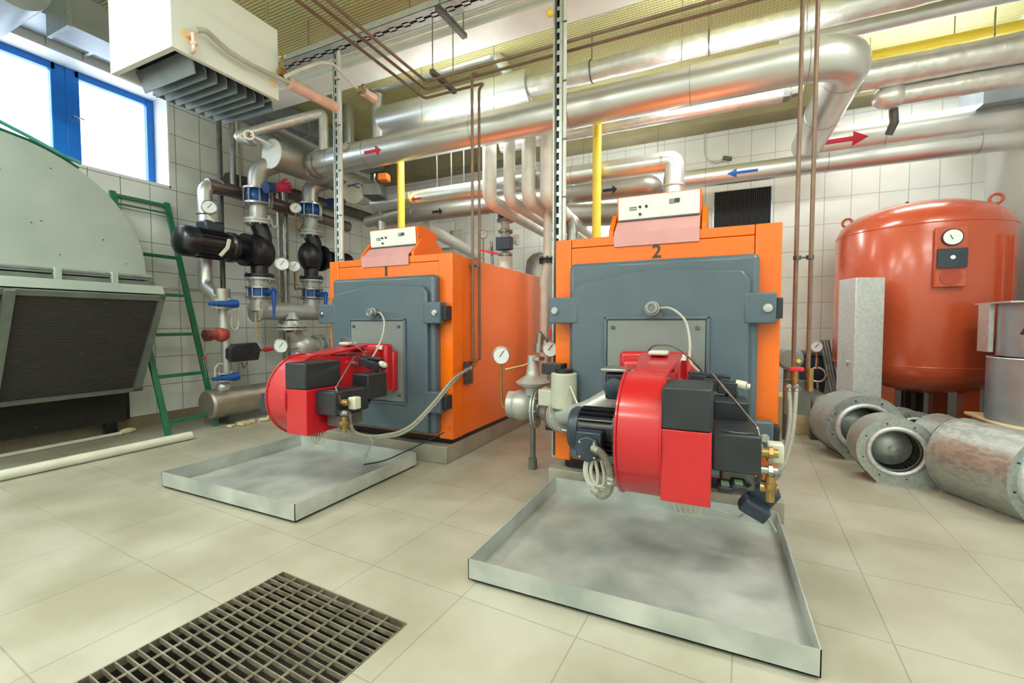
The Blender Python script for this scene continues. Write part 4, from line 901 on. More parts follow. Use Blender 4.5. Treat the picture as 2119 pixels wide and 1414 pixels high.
# X-parallel runs
F1 = xpipe('foil_pipe', 'foil-wrapped pipe just above the thick main, reaching the right edge', .2395, 4.8, .105, 1095, None, 'foil')
xpipe('wide_insulated_duct', 'fat bright insulated pipe above the left half of the main', .2395, 4.85, .20, 800, 1098, 'alu')
for c in (1222, 1460):
    x = xr(c, 4.8); t = thing('pipe_hanger', 'steel strap hanger holding the foil pipe, %s of the thin conduits' % ('just right' if c == 1222 else 'far to the right'), 'hanger', (x, 4.8, F1[1]))
    MB().torus((x,4.8,F1[1]),(1,0,0),.112,.008,28,6).build('strap', M['steel_dark'], t); MB().cyl((x,4.8,F1[1]+.11),(x,4.8,ZC),.008,n=8).build('rod', M['steel'], t)
xpipe('slim_foil_pipe', 'slim foil pipe under the white beam, left of the brown pipe turn', .283, 4.75, .07, 778, 1030, 'foil', Z=zk(.283,4.75))
xpipe('lower_foil_pipe', 'crinkled foil pipe hugging the underside of the main', .1855, 4.85, .075, 1038, 1618, 'foil')
tag(MB().lathe((xr(1612,4.85), 4.85, zk(.1855,4.85)), (1,0,0), [(.085,0),(.085,.05),(.06,.07),(.05,.16)], 8).build('pipe_union', M['steel']), 'octagonal steel union at the right end of the lower foil pipe', 'fitting')
t, z, x0, x1 = xpipe('return_pipe', 'clad pipe with a small red arrow, dropping by an elbow onto boiler 2', .1447, 4.8, .10, 775, 1370, 'alu', 1.1)
arrow(861, 412, 4.8, z, .10, -1, .16, .08, 'marker_red', t)
xb = xr(1392, 4.8)
MB().tube([(x1-.02, 4.8, z), (xb, 4.8, z), (xb, 4.8, 2.35)], .10, 28, fil=.13, seg=8).build('elbow', M['alu'], t, ang=30)
MB().torus((xb,4.8,z-.26),(0,0,1),.102,.012,28,8).build('elbow_seam', M['alu'], t)
MB().cyl((xb,4.8,1.83),(xb,4.8,2.4),.06,n=20).disc((xb,4.8,2.22),(0,0,1),.11,.02).build('riser', M['silver_paint'], t)
t, z, x0, x1 = xpipe('dark_return_pipe', 'dull clad pipe with black arrows below the red-arrow pipe', .1262, 5.3, .11, 780, 1320, 'alu_dull', 1.2)
arrow(905, 438, 5.3, z, .11, 1, .17, .10, 'marker_black', t); arrow(1262, 393, 5.3, z, .11, 1, .17, .10, 'marker_navy', t)
MB().tube([(x1-.02,5.3,z),(x1+.14,5.3,z),(x1+.14,5.9,z)], .11, 24, fil=.2).build('elbow', M['alu_dull'], t, ang=30)
t, z, x0, x1 = xpipe('blue_arrow_pipe', 'clad pipe with a blue arrow running along the back wall to the right', .1262, 6.3, .115, 1330, None, 'alu', 1.3)
arrow(1536, 356, 6.3, z, .115, -1, .34, .11, 'marker_blue', t)
t, z, x0, x1 = xpipe('red_arrow_pipe', 'thick clad pipe with a large red arrow along the back wall', .1408, 6.3, .165, 1650, None, 'alu', 1.3)
arrow(1747, 289, 6.3, z, .165, 1, .44, .16, 'marker_red', t)
pp = xpipe('long_foil_pipe', 'fat crinkled foil pipe right of the main elbow, upper of two', .186, 5.5, .13, 1770, None, 'foil')
t, z, x0, x1 = xpipe('short_foil_pipe', 'crinkled foil pipe with a rounded end, lower of two right of the elbow', .168, 5.6, .093, 1832, None, 'foil')
rods(t, z, 5.6, .09, (2040,)); MB().sphere((x0,5.6,z), .115, 20, 12, (1.3,1,1)).build('bulged_end', M['foil'], t, ang=70)
MB().tube([(x0+.05,5.7,z),(x0+.08,5.75,z-.2),(x0+.05,5.8,z-.3)], .05, 16, rads=[.036,.04,.034]).build('ribbed_neck', M['steel_dark'], t)
t, z, x0, x1 = xpipe('gas_main', 'yellow gas pipe level under the ceiling at the top right', .2005, 5.9, .05, 1700, None, 'yellow'); rods(t, z, 5.9, .05, (1958,))
t, z, x0, x1 = xpipe('upper_clad_pipe', 'smooth clad pipe above the yellow one at the top right', .2238, 5.3, .08, 1600, None, 'alu'); rods(t, z, 5.3, .08, (1850,))
# pipe running up to the ceiling from the slim foil pipe, and slanted one
a = P(1028,115,Y=4.75); b = P(1098,222,Y=4.9)
tag(MB().tube([a+V((-.02,0,.02)), b], .075, 18).build('slanted_pipe', M['alu']), 'slanted silver pipe joining the slim foil pipe and the fat one', 'pipe')
# zinc upright drops
for k, (c, y0, y1, Yv, r_, mt) in ((1,(721,205,330,4.9,.075,'alu')), (2,(781,205,320,4.75,.085,'alu'))):
    A_ = P(c,y0,Y=Yv); B_ = V((A_.x, Yv, P(c,y1,Y=Yv).z)); A_.z = min(A_.z+.05, ZC)
    t = thing('upright_pipe', ['slender upright clad pipe left of the conduit riser', 'upright clad pipe just right of the left conduit riser', 'widest upright clad pipe, above the red arrow of the main'][k], 'pipe', B_)
    MB().cyl(B_, A_, r_, n=22).build('pipe_jacket', M[mt], t); MB().torus(B_+V((0,0,.12)), (0,0,1), r_, .004).build('jacket_seam', M['steel'], t)
# foil pipe from heater corner to the small vent
a = P(700,200,X=-4.3); b = P(487,283,X=-5.25)
t = thing('heater_return_pipe', 'silver insulated pipe slanting down from the riser to the header air valve', 'pipe', b)
ba = P(645,228,Y=3.55); bb = P(487,283,Y=3.55)
tp_ = P(656,226,Y=4.2); MB().tube([(tp_.x,4.3,ZM+.12), (tp_.x,4.3,tp_.z), bb, bb+V((.12,.16,-.03)), V((XH,YH0-.3,ZM+.12))], .06, 18, fil=.08).build('pipe_jacket', M['foil'], t, ang=60)
# four white pipes dropping then running back
for k, (c, w_) in enumerate(((1013,25),(1054,21),(1094,25),(1131,23))):
    Yv = 4.59+.01*k; r_ = 1.18*w_/2*(P(c,400,Y=Yv)-V((0,0,H))).dot(FW)/F
    A_ = P(c,300,Y=Yv); zt = A_.z+.15; zb = P(c,416,Y=Yv).z
    m = MB().tube([(A_.x,Yv,zt),(A_.x,Yv,zb),(A_.x,6.75,zb-.02)], r_, 20, fil=.14, seg=8)
    tag(m.build('wrapped_pipe', M['white_pipe'], ang=60), ['first white wrapped pipe from the left, dropping and turning back towards the wall', 'second white wrapped pipe from the left, the slimmest of the row of drops', 'third white wrapped pipe from the left in the row of drops', 'last white wrapped pipe of the row, beside the right conduit riser'][k], 'pipe')
# blue valve drop on the back pipes
c = P(1046,448,Y=5.6); t = thing('drop_pipe', 'white drop pipe with a blue handled valve and a grey motor valve, behind boiler 1', 'pipe', (c.x,5.6,1.7))
MB().cyl((c.x,5.6,1.65),(c.x,5.6,P(1046,420,Y=5.6).z+.1), .062, n=20).build('pipe_jacket', M['white_pipe'], t)
blue_butterfly(t, c, .12, [P(1078,450,Y=5.45)])
MB().box(tuple(P(1032,520,Y=5.5)), tuple(P(1056,488,Y=5.4))).build('motor_valve', M['motor_blue'], t, bev=.01)
m = MB(); flange(m, P(1046,480,Y=5.6), (0,0,1), .1, .02); flange(m, P(1046,528,Y=5.6), (0,0,1), .1, .02); m.build('valve_flange', M['steel'], t)
MB().cyl(P(1046,532,Y=5.6), P(1046,590,Y=5.6), .10, n=22).build('lower_sleeve', M['white_pipe'], t)
MB().box(tuple(P(1062,505,Y=5.6)), tuple(P(1075,488,Y=5.7))).build('junction_box', M['white'], t)
gauge(1000, 486, 5.7, .06, 'small gauge above the back of boiler 1, left of the blue valve', 'cam', [P(1000,530,Y=5.7), P(1002,560,Y=5.7)])
t = thing('red_lever_valve', 'ball valve with a red lever above the back of boiler 1', 'valve', P(1015,540,Y=5.7))
MB().cyl(P(1017,500,Y=5.7), P(1019,560,Y=5.7), .02, n=10).hexn(P(1015,516,Y=5.7),(0,0,1),.04,.06).build('valve_body', M['steel'], t); MB().beam(P(996,518,Y=5.55), P(1030,526,Y=5.6), .03, .03).build('red_lever', M['marker_red'], t)
t = thing('buffer_vessel', 'foil-clad upright vessel with a domed top behind the boilers', 'vessel', (P(1118,560,Y=6.1).x,6.1,.0))
x_ = P(1118,560,Y=6.1).x
MB().lathe((x_,6.1,.0), (0,0,1), [(.2,.0),(.22,.05),(.22,zk(.066,6.1)-.06-.10),(.20,zk(.066,6.1)-.02),(.12,zk(.066,6.1)+.06),(.02,zk(.066,6.1)+.09)], 32).build('shell', M['alu_dull'], t, ang=50)
MB().tube([P(1080,590,Y=5.5), P(1060,585,Y=5.5)], .05, 14).sphere(P(1070,588,Y=5.5), .09, 14, 9).build('side_branch', M['white_pipe'], t)
t = thing('branch_pipe', 'white branch pipe with a flange beside the right conduit riser', 'pipe', P(1135,560,Y=5.0))
a = P(1133,545,Y=5.0); e_ = P(1124,582,Y=5.0); MB().tube([a+V((0,0,.9)), a, e_, V((e_.x,5.0,0))], .05, 16, fil=.06).build('pipe_jacket', M['white_pipe'], t); m = MB(); flange(m, a+V((0,0,.02)), (0,0,1), .10, .02); flange(m, a+V((0,0,.05)), (0,0,1), .10, .02); m.build('flange', M['dark'], t)
# diagonal clad pipe behind boiler 1 going back (pinkish light on it)
tag(MB().tube([P(880,470,Y=5.4), P(990,530,Y=6.99)], .09, 18).build('sloping_back_pipe', M['white_pipe']), 'white pipe sloping away behind the top of boiler 1', 'pipe')
tag(MB().tube([P(790,440,Y=4.9), P(790,480,Y=4.9)], .06, 14).tube([P(760,460,Y=4.9), P(830,440,Y=4.9)], .075, 16).build('boiler_outlet', M['alu_dull'], ang=50), 'silver outlet pipe above the back of boiler 1 beside the yellow pipe', 'pipe')
tag(MB().box(tuple(P(895,515,Y=6.9)), tuple(P(940,460,Y=6.95))).build('wall_cabinet', M['white']), 'small white cabinet on the back wall behind boiler 1', 'cabinet')
tag(MB().box(tuple(P(930,505,Y=6.9)), tuple(P(960,475,Y=6.95))).build('wall_box', M['cream'], bev=.01), 'small cream box on the back wall beside the white cabinet', 'box')
# brown trim behind boiler 2: clad pipe bend seen left of yellow pipe
tag(MB().tube([P(1150,420,Y=5.2), P(1185,460,Y=5.4), V((P(1185,500,Y=5.4).x,5.4,0))], .07, 16, fil=.1).build('steel_bend', M['steel']), 'bare steel pipe bend between the right riser and the yellow drop', 'pipe')
tag(MB().cyl(P(1175,445,Y=5.9), P(1300,440,Y=5.9), .16, n=24).build('flue_pipe', M['alu_dull']), 'fat dull pipe lying behind the top of boiler 2', 'pipe')
# yellow drops
for k, (c, yt) in enumerate(((827,330),(1235,262))):
    A_ = P(c,yt,Y=4.6); t = thing('gas_drop_pipe', ['yellow upright gas pipe behind the console of boiler 1', 'yellow upright gas pipe behind the top of boiler 2'][k], 'pipe', (A_.x,4.6,.0))
    MB().cyl((A_.x,4.62,0),(A_.x,4.62,A_.z+.25), (.046,.046)[k], n=18).build('pipe', M['yellow'], t)
# orange actuator under the main
c = P(795,368,Y=4.5); t = thing('damper_actuator', 'orange actuator box hanging under the left part of the main', 'actuator', c)
MB().obox(c, (.13,.12,.09), (0,0,.3)).build('housing', M['act_orange'], t, bev=.015)
MB().obox(P(778,398,Y=4.6), (.24,.3,.16), (0,0,.3)).build('damper_box', M['steel_dark'], t, bev=.01)
MB().tube([P(775,360,Y=4.45), P(775,375,Y=4.45), P(785,384,Y=4.45)], .012, 8, fil=.04).build('bracket', M['steel'], t)
# brown fuel lines
ZF = 3.43
turns = [(879,213,3.68),(881,196,3.55),(881,179,3.43)]
for k, (cx_, cy_, Yt) in enumerate(turns):
    Xt = P(cx_, cy_, Y=Yt).x; z = P(cx_, cy_, Y=Yt).z
    z = ZF
    pts = [(Xt, .6, z), (Xt, Yt, z)]
    lab = ['lowest-hanging of three brown pipes under the ceiling, turning down beside boiler 1', 'middle one of three brown pipes under the ceiling, running right', 'right one of three brown pipes under the ceiling, running to the right riser'][k]
    if k == 0: pts += [(-2.0, Yt, z), (-2.0, 3.585, z-.1), (-2.0, 3.585, .86)]
    elif k == 1: pts += [(.45, Yt, z), (.45, 3.34, z-.02), (.45, 3.34, .86)]
    else: pts += [(.53, Yt, z), (.53, 3.34, z-.02), (.53, 3.34, .86)]
    t = thing('fuel_line', lab, 'pipe', pts[1]); MB().tube(pts, .013, 10, fil=.045, seg=5).build('pipe', M['brown'], t)
t = thing('fuel_line', 'brown pipe dropping to the elbow where boiler 1\'s hoses start', 'pipe', (-2.0,3.46,.86))
MB().tube([(-1.98, 3.545, ZF), (-2.0, 3.46, ZF-.02), (-2.0, 3.46, .86)], .013, 10, fil=.045, seg=5).build('pipe', M['brown'], t)
# clamps
for k, (x, y, z, lb) in enumerate(((-2.0,3.49,1.72,'pipe clamp joining the twin brown pipes on boiler 1\'s side'), (.49,3.34,1.62,'pipe clamp joining the twin brown pipes right of boiler 2'))):
    m = MB().cyl((x-.045,y,z),(x+.045,y,z),.006,n=8)
    for s in (-.035,.035): m.cyl((x+s,y,z-.012),(x+s,y,z+.012),.022,n=14)
    tag(m.build('pipe_clamp', M['steel_dark']), lb, 'clamp')
t = thing('hose_elbow_bracket', 'dark bracket with elbows where the hoses meet boiler 1\'s side', 'bracket', (-2.0,3.45,.8))
MB().box((-2.045,3.36,.66),(-2.0,3.46,.86)).build('plate', M['steel_dark'], t); MB().tube([(-1.985,3.5,.87),(-1.985,3.44,.83),(-1.985,3.36,.80)], .016, 8).build('elbow', M['brass'], t)
t = thing('hose_valve_block', 'brass valves with a red tap on a dark bracket right of boiler 2', 'valve', (.47,3.28,.8))
MB().box((.40,3.29,.62),(.54,3.33,.84)).build('plate', M['steel_dark'], t); MB().cyl((.45,3.26,.78),(.45,3.26,.92),.018,n=10).build('valve', M['brass'], t); MB().cyl((.53,3.26,.78),(.53,3.26,.92),.018,n=10).build('valve', M['brass'], t)
MB().box((.41,3.20,.905),(.49,3.24,.93)).build('red_tap', M['marker_red'], t, bev=.006)
# strut hanger of the brown pipes
t = thing('strut_hanger', 'short slotted strut hung on rods, clamping the brown pipes at their turn', 'hanger', (-2.35,3.55,3.4))
MB().box((-2.38,3.36,3.44),(-2.34,3.75,3.48)).build('strut', M['steel_dark'], t)
for y in (3.38,3.72): MB().cyl((-2.36,y,3.46),(-2.36,y,ZC),.006,n=6).build('rod', M['steel'], t)
for y in (3.43,3.55,3.68): MB().torus((-2.36,y,3.43),(1,0,0),.018,.005,14,6).build('clip', M['steel'], t)
t = thing('ceiling_strut', 'dark angle strut under the slotted cable tray', 'strut', (-2.2,3.4,3.85))
a = P(905,15,Z=3.88); b = P(962,76,Z=3.88)
MB().beam(a, b, .05, .04).build('strut', M['steel_dark'], t)
for q_ in (a.lerp(b,.08), a.lerp(b,.94)): MB().cyl(q_, (q_.x,q_.y,ZC), .006, n=6).build('rod', M['steel'], t)
# slotted cable tray along X and the two conduit risers
t = thing('cable_tray', 'slotted galvanised cable tray level under the ceiling', 'cable tray', (-1.5,3.36,3.95))
y0, y1, zt = 3.28, 3.46, 3.95; x0_, x1_ = -4.6, 1.2
bars = MB().box((x0_,y0,zt),(x1_,y0+.075,zt+.003)).box((x0_,y1-.075,zt),(x1_,y1,zt+.003))
n = int((x1_-x0_)/.16)
for k in range(n+1): bars.box((x0_+k*.16,y0+.06,zt),(x0_+k*.16+.075,y1-.06,zt+.003))
bars.box((x0_,y0,zt),(x1_,y0+.004,zt+.06)).box((x0_,y1-.004,zt),(x1_,y1,zt+.06))
bars.build('perforated_tray', M['galv_light'], t)
MB().box((x0_+.02,y0+.03,zt+.008),(x1_-.02,y1-.03,zt+.03)).build('slot_shade_sheet', M['dark'], t)  # dark sheet added so the tray slots read as shaded
for x in (-3.9,-2.6,-1.2,.1): MB().cyl((x,3.37,zt),(x,3.37,ZC-.003),.006,n=6).build('rod', M['steel'], t)
def riser2(x, y, ztop, zbot, label):
    t = thing('conduit_riser', label, 'cable riser', (x,y,zbot)); w_ = .042
    m = MB().box((x-w_,y,zbot),(x-.011,y+.004,ztop)).box((x+.011,y,zbot),(x+w_,y+.004,ztop)).box((x-w_,y+.004,zbot),(x-w_+.004,y+.04,ztop)).box((x+w_-.004,y+.004,zbot),(x+w_,y+.04,ztop))
    k = zbot
    while k < ztop-.06: m.box((x-.011,y,k),(x+.011,y+.004,k+.03)); k += .085
    m.build('slotted_channel', M['galv_light'], t); MB().box((x-.03,y+.015,zbot+.02),(x+.03,y+.03,ztop)).build('slot_shade_strip', M['dark'], t)  # dark strip added behind the channel stands in for shade in its slots
    for dx, r_, mt in ((-.030,.006,'galv_light'),(-.016,.005,'steel_dark') if x > -2 else (.022,.005,'galv_light'),(.034,.006,'galv_light'),(.060,.014,'white_pipe')):
        MB().cyl((x+dx,y-.008,zbot+(.02 if dx < .05 else .45)),(x+dx,y-.008,ztop),r_,n=10).build('conduit', M[mt], t)
    for z in [zbot+.3+.45*k for k in range(int((ztop-zbot)/.45))]: MB().box((x+.044,y-.028,z),(x+.078,y-.02,z+.010)).build('saddle', M['steel_dark'], t)
    return t
riser2(P(698,300,Y=3.4).x-.01, 3.40, 3.94, .2, 'slotted upright cable riser with conduits, left of boiler 1')
riser2(P(1158,300,Y=3.4).x-.015, 3.40, 3.94, .1, 'slotted upright cable riser with conduits, between the boilers')
tag(MB().sphere(P(1143,36,Y=3.4)+V((0,-.05,0)), .03, 10, 7).build('yellow_tag', M['yellow']), 'little yellow knob beside the top of the right riser', 'knob')
# hanger rods in the gap above the red-arrow pipe
for k, (c, yt, yb) in enumerate(((904,330,395),(934,330,393),(960,345,395))):
    A_ = P(c,yt,Y=4.8); tag(MB().cyl((A_.x,4.8,P(c,yb,Y=4.8).z-.03),(A_.x,4.8,3.95 if k else 3.9),.008,n=6).build('hanger_rod', M['steel_dark']), 'thin threaded rod holding the red-arrow pipe', 'rod', 'threaded rods over the red-arrow pipe')
# conduit along the ceiling beside white beam
tag(MB().cyl((-5.9,3.66,4.06),(XR-.1,3.66,4.06),.02,n=10).build('ceiling_conduit', M['white_pipe']), 'white conduit along the front edge of the ceiling beam', 'conduit')
# ============================================================ RIGHT SIDE
t = thing('expansion_tank', 'big orange-red upright expansion tank in the right corner', 'tank', (1.89,6.01,0))
tx, ty, tr = 1.89, 6.01, .70
MB().lathe((tx,ty,0), (0,0,1), [(.02,.48),(.25,.50),(.5,.56),(.64,.66),(.70,.78),(.70,2.14),(.66,2.24),(.55,2.33),(.38,2.40),(.18,2.44),(.02,2.45)], 64).build('shell', M['tank_red'], t, ang=40)
for z in (.79, 2.13): MB().torus((tx,ty,z),(0,0,1),.700,.005,64,6).build('weld_seam', M['tank_red'], t)
for k in range(4):
    a = PI/4+k*PI/2; MB().box((tx+.45*math.cos(a)-.06,ty+.45*math.sin(a)-.06,0),(tx+.45*math.cos(a)+.06,ty+.45*math.sin(a)+.06,.64)).build('leg', M['tank_red'], t)
MB().cyl((tx,ty,.2),(tx,ty,.5),.09,n=16).build('bottom_flange', M['dark'], t)
for c_ in ((1.89-.57,6.01+.18,2.34),(1.89+.52,6.01-.16,2.40)): MB().torus(c_, (.3,1,0), .045, .014, 20, 8).build('lifting_eye', M['tank_red'], t)
MB().cyl((tx-.1,ty,2.44),(tx-.1,ty,2.48),.015,n=8).build('air_valve', M['dark'], t)
# gauge plate on tank front
d = (V((0,0,0))-V((tx,ty,0))).normalized(); ang0 = math.atan2(d.y,d.x)
def tp(az, rr, z): return V((tx+rr*math.cos(az), ty+rr*math.sin(az), z))
pa = ang0+.30
pl_ = MB(); c_ = tp(pa, .715, 1.80); tang = V((-math.sin(pa),math.cos(pa),0)); nn = V((math.cos(pa),math.sin(pa),0))
fp = MB().prism([c_-tang*.11+V((0,0,-.27)), c_+tang*.11+V((0,0,-.27)), c_+tang*.11+V((0,0,.27)), c_-tang*.11+V((0,0,.27))], nn*.04).build('instrument_plate', M['tank_red'], t, bev=.006)
q = c_+nn*.042
MB().disc(q+V((0,0,.17)), nn, .075, .03, 28).build('gauge_rim', M['dark'], fp); MB().disc(q+V((0,0,.17))+nn*.017, nn, .066, .004, 28).build('gauge_face', M['dial'], fp)
MB().beam(q+V((0,0,.15))+nn*.021, q+V((0,0,.19))+nn*.021-tang*.02, .005, .002, up=nn).build('needle', M['black'], fp)
MB().prism([q-tang*.1+V((0,0,-.10)), q+tang*.1+V((0,0,-.10)), q+tang*.1+V((0,0,.07)), q-tang*.1+V((0,0,.07))], nn*.03).build('pressure_label', M['motor_blue'], fp)
MB().disc(q+V((0,0,-.01))+nn*.032, nn, .018, .004, 16).build('label_mark', M['white'], fp)
MB().disc(q+V((0,0,-.18)), nn, .075, .01, 24).build('hand_hole', mat('tank_cover', (170,70,50),(160,62,44),.35), fp)
pb = ang0+.98
# vertical angle strips on the right of the shell
for dd in (.88, 1.06): MB().beam(tp(ang0+dd, .705, .9), tp(ang0+dd, .705, 2.0), .02, .05, up=(math.cos(ang0+dd),math.sin(ang0+dd),0)).build('side_rail', M['tank_red'], t)
# upright zinc box
t = thing('duct_section', 'upright galvanised duct section standing in front of the orange tank', 'duct', (1.2,5.3,0))
zt = P(1768,575,Y=5.18).z
bl, bc, br_ = P(1733,700,Y=5.42), P(1768,700,Y=5.18), P(1828,700,Y=5.25)
pts = [V((bl.x,5.42,.0)), V((bc.x,5.18,.0)), V((br_.x,5.25,.0)), V((br_.x+bl.x-bc.x,5.49,.0))]
MB().prism([p for p in pts], (0,0,zt)).build('duct_skin', M['galv_light'], t, bev=.004)
e = (pts[1]-pts[0]).normalized(); no = V((e.y,-e.x,0)); c_ = P(1755,775,Y=5.3)
c_ = pts[0].lerp(pts[1],.6); c_.z = .82
if no.dot(-c_) < 0: no = -no
MB().beam(c_+no*.02-e*.05+V((0,0,.12)), c_+no*.02+e*.05-V((0,0,.10)), .01, .006, up=no).cyl(c_, c_+no*.02, .025, n=12).build('damper_handle', M['chrome'], t)
# blowers: snail housings with inlet ring and impeller
def blower(x, y, rz, s, w_, label, name='blower', motor=False):
    t = thing(name, label, 'fan', (0,0,0), 'loose centrifugal fans on the floor at the right')
    r = .25*s; zc = r+.012
    prof = [(r*1.02*math.cos(math.radians(a)), zc+r*1.02*math.sin(math.radians(a))) for a in range(-30, 231, 10)]
    prof = [(r*.98, .01)]+prof[0:] + [(-r*.62, .01)] if False else [(r*1.0,.012)]+[(r*math.cos(math.radians(a)), zc+r*math.sin(math.radians(a))) for a in range(0, 221, 10)]+[(-r*.45,.012)]
    rin = r*.66
    sk = MB().prism([(px, -w_/2, pz) for px, pz in prof], (0, w_, 0))
    # remove front cap, make ring plate instead
    n = len(prof); sk.f = [f for f in sk.f if len(f) == 4]
    skin = sk.build('scroll_skin', M['galv'], t, bev=0, ang=25)
    for sy in (-1, 1):
        yv = sy*w_/2; m = MB(); K = 48; inner = [(rin*math.cos(2*PI*k/K), zc+rin*math.sin(2*PI*k/K)) for k in range(K)]
        def outer(a):
            dx, dz2 = math.cos(a), math.sin(a); best = 9
            for i in range(n):
                (ax_, az_), (bx_, bz_) = prof[i], prof[(i+1) % n]; az2, bz2 = az_-zc, bz_-zc
                ex, ez = bx_-ax_, bz2-az2; den = dx*ez-dz2*ex
                if abs(den) < 1e-9: continue
                tt = (ax_*ez-az2*ex)/den; ss = (ax_*dz2-az2*dx)/den
                if tt > 0 and -1e-6 <= ss <= 1+1e-6: best = min(best, tt)
            return best
        vs = []; fs = []
        for k in range(K):
            a = 2*PI*k/K; o_ = outer(a)*1.03; vs += [(inner[k][0], yv, inner[k][1]), (o_*math.cos(a), yv, max(.004, zc+o_*math.sin(a)))]
        vs += [(v[0], v[1]+sy*.006, v[2]) for v in vs]
        for k in range(K):
            k2 = (k+1) % K; fs += [(2*k, 2*k+1, 2*k2+1, 2*k2), (2*K+2*k, 2*K+2*k2, 2*K+2*k2+1, 2*K+2*k+1), (2*k,2*k2,2*K+2*k2,2*K+2*k), (2*k+1,2*K+2*k+1,2*K+2*k2+1,2*k2+1)]
        sp_ = MB().add(vs, fs).build('side_plate', M['galv'], t, ang=40)
        MB().torus((0, yv+sy*.008, zc), (0,1,0), rin+.012*s, .018*s, 40, 10).build('inlet_ring', M['galv_light'], t, ang=60)
        m = MB()
        for k in range(8):
            a = k*PI/4+.3; m.cyl((r*.88*math.cos(a), yv+sy*.004, zc+r*.88*math.sin(a)), (r*.88*math.cos(a), yv+sy*.011, zc+r*.88*math.sin(a)), .006, n=6)
        m.build('rivets', M['black'], sp_)['kind'] = 'stuff'
    m = MB()
    for k in range(34):
        a = 2*PI*k/34; u = V((math.cos(a),0,math.sin(a))); tn = V((-math.sin(a),0,math.cos(a)))
        c0 = V((0,0,zc))+u*rin*.93; m.prism([c0+V((0,-w_*.4,0)), c0+V((0,w_*.4,0)), c0+u*.02+tn*.012+V((0,w_*.4,0)), c0+u*.02+tn*.012+V((0,-w_*.4,0))], tn*.002)
    im = m.build('impeller', M['steel_dark'], t); MB().torus((0,-w_*.4,zc),(0,1,0),rin*.95,.006,36,6).build('impeller_rim', M['steel'], im)
    MB().cyl((0,w_*.05,zc),(0,w_*.09,zc), rin*.93, n=40).build('impeller_disc', M['dark'], im)
    MB().lathe((0,w_*.05,zc),(0,-1,0), [(rin*.86,0),(rin*.5,w_*.10),(rin*.3,w_*.16),(.02,w_*.17),(.02,w_*.24)], 30).build('motor_hub', M['galv'], im)
    MB().box((-r*.5,-w_/2-.02,.0),(r*1.08,w_/2+.02,.012)).build('base_flange', M['galv'], t)
    t.location = (x, y, 0); t.rotation_euler = (0,0,rz)
    OFF.pop(t.name, None)
    return t
def face_cam(x, y, off=0): return math.atan2(y, x)-PI/2+off
b1 = blower(1.22, 4.26, face_cam(1.22,4.26,.30), .96, .24, 'galvanised centrifugal fan in front, its round inlet facing the camera')
b2 = copytree(b1, (1.15,4.92,0), 'galvanised centrifugal fan lying behind and left of the front one', .22)
b2.scale = (1.25,1.3,1.15)
b3 = copytree(b1, (1.72,4.72,0), 'galvanised centrifugal fan half hidden behind the front pair', .25); b3.scale = (.9,.9,.9)
b4 = copytree(b1, (1.58,5.12,0), 'galvanised centrifugal fan farthest back, only its top showing', .25); b4.scale = (.85,.85,.85)
b5 = copytree(b1, (1.69,3.90,0), 'largest galvanised centrifugal fan, cut off by the right edge', .48); b5.scale = (1.1,1.95,1.08)
# wooden packing and duct silencers
t = thing('carton', 'cream cardboard carton lying flat under the round duct pieces', 'box', (2.38,4.8,0))
MB().box((2.02,4.45,.0),(2.74,5.15,.40)).build('carton_body', M['card'], t, bev=.01)
MB().box((1.98,4.41,.40),(2.76,5.18,.43)).build('carton_lid', M['card'], t, bev=.01)
tag(MB().box((2.05,4.441,.0),(2.7,4.449,.36)).build('metal_strip', M['galv']), 'galvanised strip leaning on the front of the carton', 'strip')
t = thing('round_duct_piece', 'wide zinc drum standing on the carton', 'duct', (2.36,4.8,.43))
MB().lathe((2.34,4.80,.43),(0,0,1),[(.355,0),(.355,.50),(.335,.50),(.335,.02)],56).build('drum', M['duct'], t); MB().torus((2.34,4.80,.93),(0,0,1),.35,.008,56,6).build('rim', M['galv_light'], t)
t = thing('square_to_round_duct', 'zinc fan drum with a square frame, standing on the wide drum', 'duct', (2.36,4.8,.94))
MB().cyl((2.37,4.80,.945),(2.37,4.80,1.36), .335, n=56).build('drum', M['duct'], t)
MB().box((2.0,4.60,1.36),(2.72,5.12,1.372)).build('top_plate', M['galv_light'], t)
MB().box((2.0,4.88,.97),(2.03,5.05,1.36)).build('side_frame', M['galv_light'], t)
MB().tube([(2.02,4.5,1.12),(2.08,4.46,1.28),(2.25,4.42,1.40),(2.5,4.45,1.41),(2.72,4.6,1.39)], .010, 8, fil=.1).build('cable', M['cable'], t)
# things by the back wall, left of the tank
t = thing('plywood_box', 'pale plywood box on the floor behind boiler 2', 'box', (.8,5.7,0))
MB().box((.58,5.6,0),(.90,5.95,.40)).build('box_body', M['wood'], t, bev=.004); MB().box((.90,5.58,0),(.92,5.97,.42)).build('side_panel', M['card'], t)
t = thing('grey_tub', 'dark grey bin with a lid against the back wall', 'bin', (1.15,6.6,0))
bx0, bx1 = P(1650,750,Y=6.4).x, P(1712,750,Y=6.4).x; zt = P(1680,735,Y=6.4).z
MB().prism([(bx0+.05,6.4,.0),(bx1-.05,6.4,.0),(bx1,6.35,zt),(bx0,6.35,zt)], (0,.4,0)).build('bin_body', M['motor_blue'], t, bev=.01)
MB().box((bx0-.02,6.33,zt),(bx1+.02,6.80,zt+.035)).build('lid', M['steel_dark'], t)
gauge(1690, 717, 6.1, .065, 'pressure gauge with a pigtail loop propped before the grey bin', 'cam', [P(1691,745,Y=6.1)])
c_ = P(1692,776,Y=6.1); d_ = V((-c_.x,-c_.y,0)).normalized()
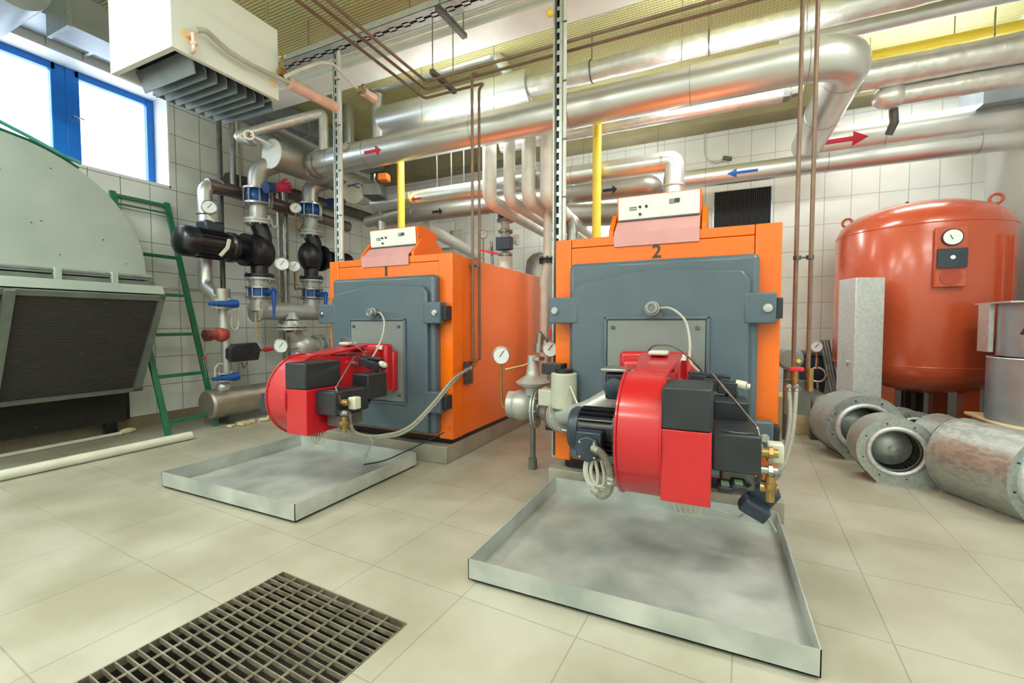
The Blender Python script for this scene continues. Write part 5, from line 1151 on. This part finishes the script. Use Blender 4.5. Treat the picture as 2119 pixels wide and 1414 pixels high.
tag(MB().torus(c_, d_, .08, .014, 28, 8).tube([P(1691,742,Y=6.1), P(1690,764,Y=6.1)], .014, 8).tube([P(1692,788,Y=6.1), P(1693,812,Y=6.1), P(1693,812,Y=6.38)], .012, 8).build('pigtail_syphon', M['chrome']), 'steel pigtail syphon ring under the propped gauge', 'pipe')
for k in range(3):
    a_ = P(1700+6*k, 705, Y=6.3); b_ = P(1722+5*k, 812, Y=6.0)
    tag(MB().tube([a_, b_], .022, 10).build('steel_tube', M['steel_dark']), 'dark steel tube leaning by the tank\'s left side', 'tube', 'steel tubes leaning left of the tank')
t = thing('scrap_pipe', 'grey scrap pipe with a broken collar on the floor behind the blowers', 'pipe', (.98,5.3,0))
a_ = P(1672,818,Y=6.1); b_ = P(1708,838,Y=5.4)
MB().cyl(a_, b_, .10, n=24).build('pipe', M['steel_dark'], t); MB().cyl(b_, b_+(b_-a_).normalized()*.15, .105, n=24).build('collar', M['vessel'], t)
MB().box((b_.x-.12,5.4,0),(b_.x+.12,5.5,b_.z-.09)).build('support', M['steel_dark'], t)
t = thing('small_motor', 'round grey motor head with a yellow mark behind the brown pipes', 'motor', P(1634,745,Y=5.2))
c_ = P(1634,742,Y=5.2); MB().lathe(c_, (-.15,-1,0), [(.09,-.1),(.12,-.05),(.12,0),(.09,.03),(.03,.035)], 24).build('head', M['panel_grey'], t); MB().disc(c_+V((.07,-.05,-.02)), (0,1,0), .02, .02, 10).build('yellow_mark', M['yellow'], t)
MB().cyl((c_.x,5.3,0),(c_.x,5.3,c_.z-.05),.04,n=12).build('stand', M['steel_dark'], t)
# black ventilation grille on the back wall
t = thing('ventilation_grille', 'black ribbed ventilation grille high on the back wall', 'grille', (.28,6.96,2.2))
gx0, gx1, gz0, gz1 = P(1478,430,Y=6.95).x, P(1595,430,Y=6.95).x, 2.0, 3.06
fr_ = mat('black_ribbed_rubber', (28,30,34), (36,38,42), .6)
m = MB().box((gx0,6.97,gz0),(gx1,6.995,gz1))
n = 30
for k in range(n): x = gx0+(gx1-gx0)*(k+.5)/n; m.box((x-.006,6.945,gz0),(x+.006,6.97,gz1))
m.build('ribs', fr_, t)
for x in (gx0-.02, gx1): MB().box((x,6.94,gz0),(x+.02,6.995,gz1)).build('side_rail', M['galv_light'], t)
# duct at right, under the ceiling on the right wall
tag(MB().box(tuple(P(2035,215,Y=6.0)), (XR-.02,6.5,P(2035,190,Y=6.0).z+.25)).build('flat_duct', M['duct']), 'flat zinc duct end near the right wall above the red-arrow pipe', 'duct')
# sensor on the wall
t = thing('wall_sensor', 'small sensor with a looped cable on the back wall', 'sensor', P(1505,328,Y=6.95))
MB().obox(P(1505,328,Y=6.93), (.12,.05,.05), (0,.3,0)).build('sensor_body', M['steel_dark'], t, bev=.01); MB().tube([P(1497,333,Y=6.95), P(1480,338,Y=6.95), P(1462,330,Y=6.95), P(1458,312,Y=6.95), P(1458,250,Y=6.95)], .008, 8, fil=.08).build('cable', M['wire'], t)
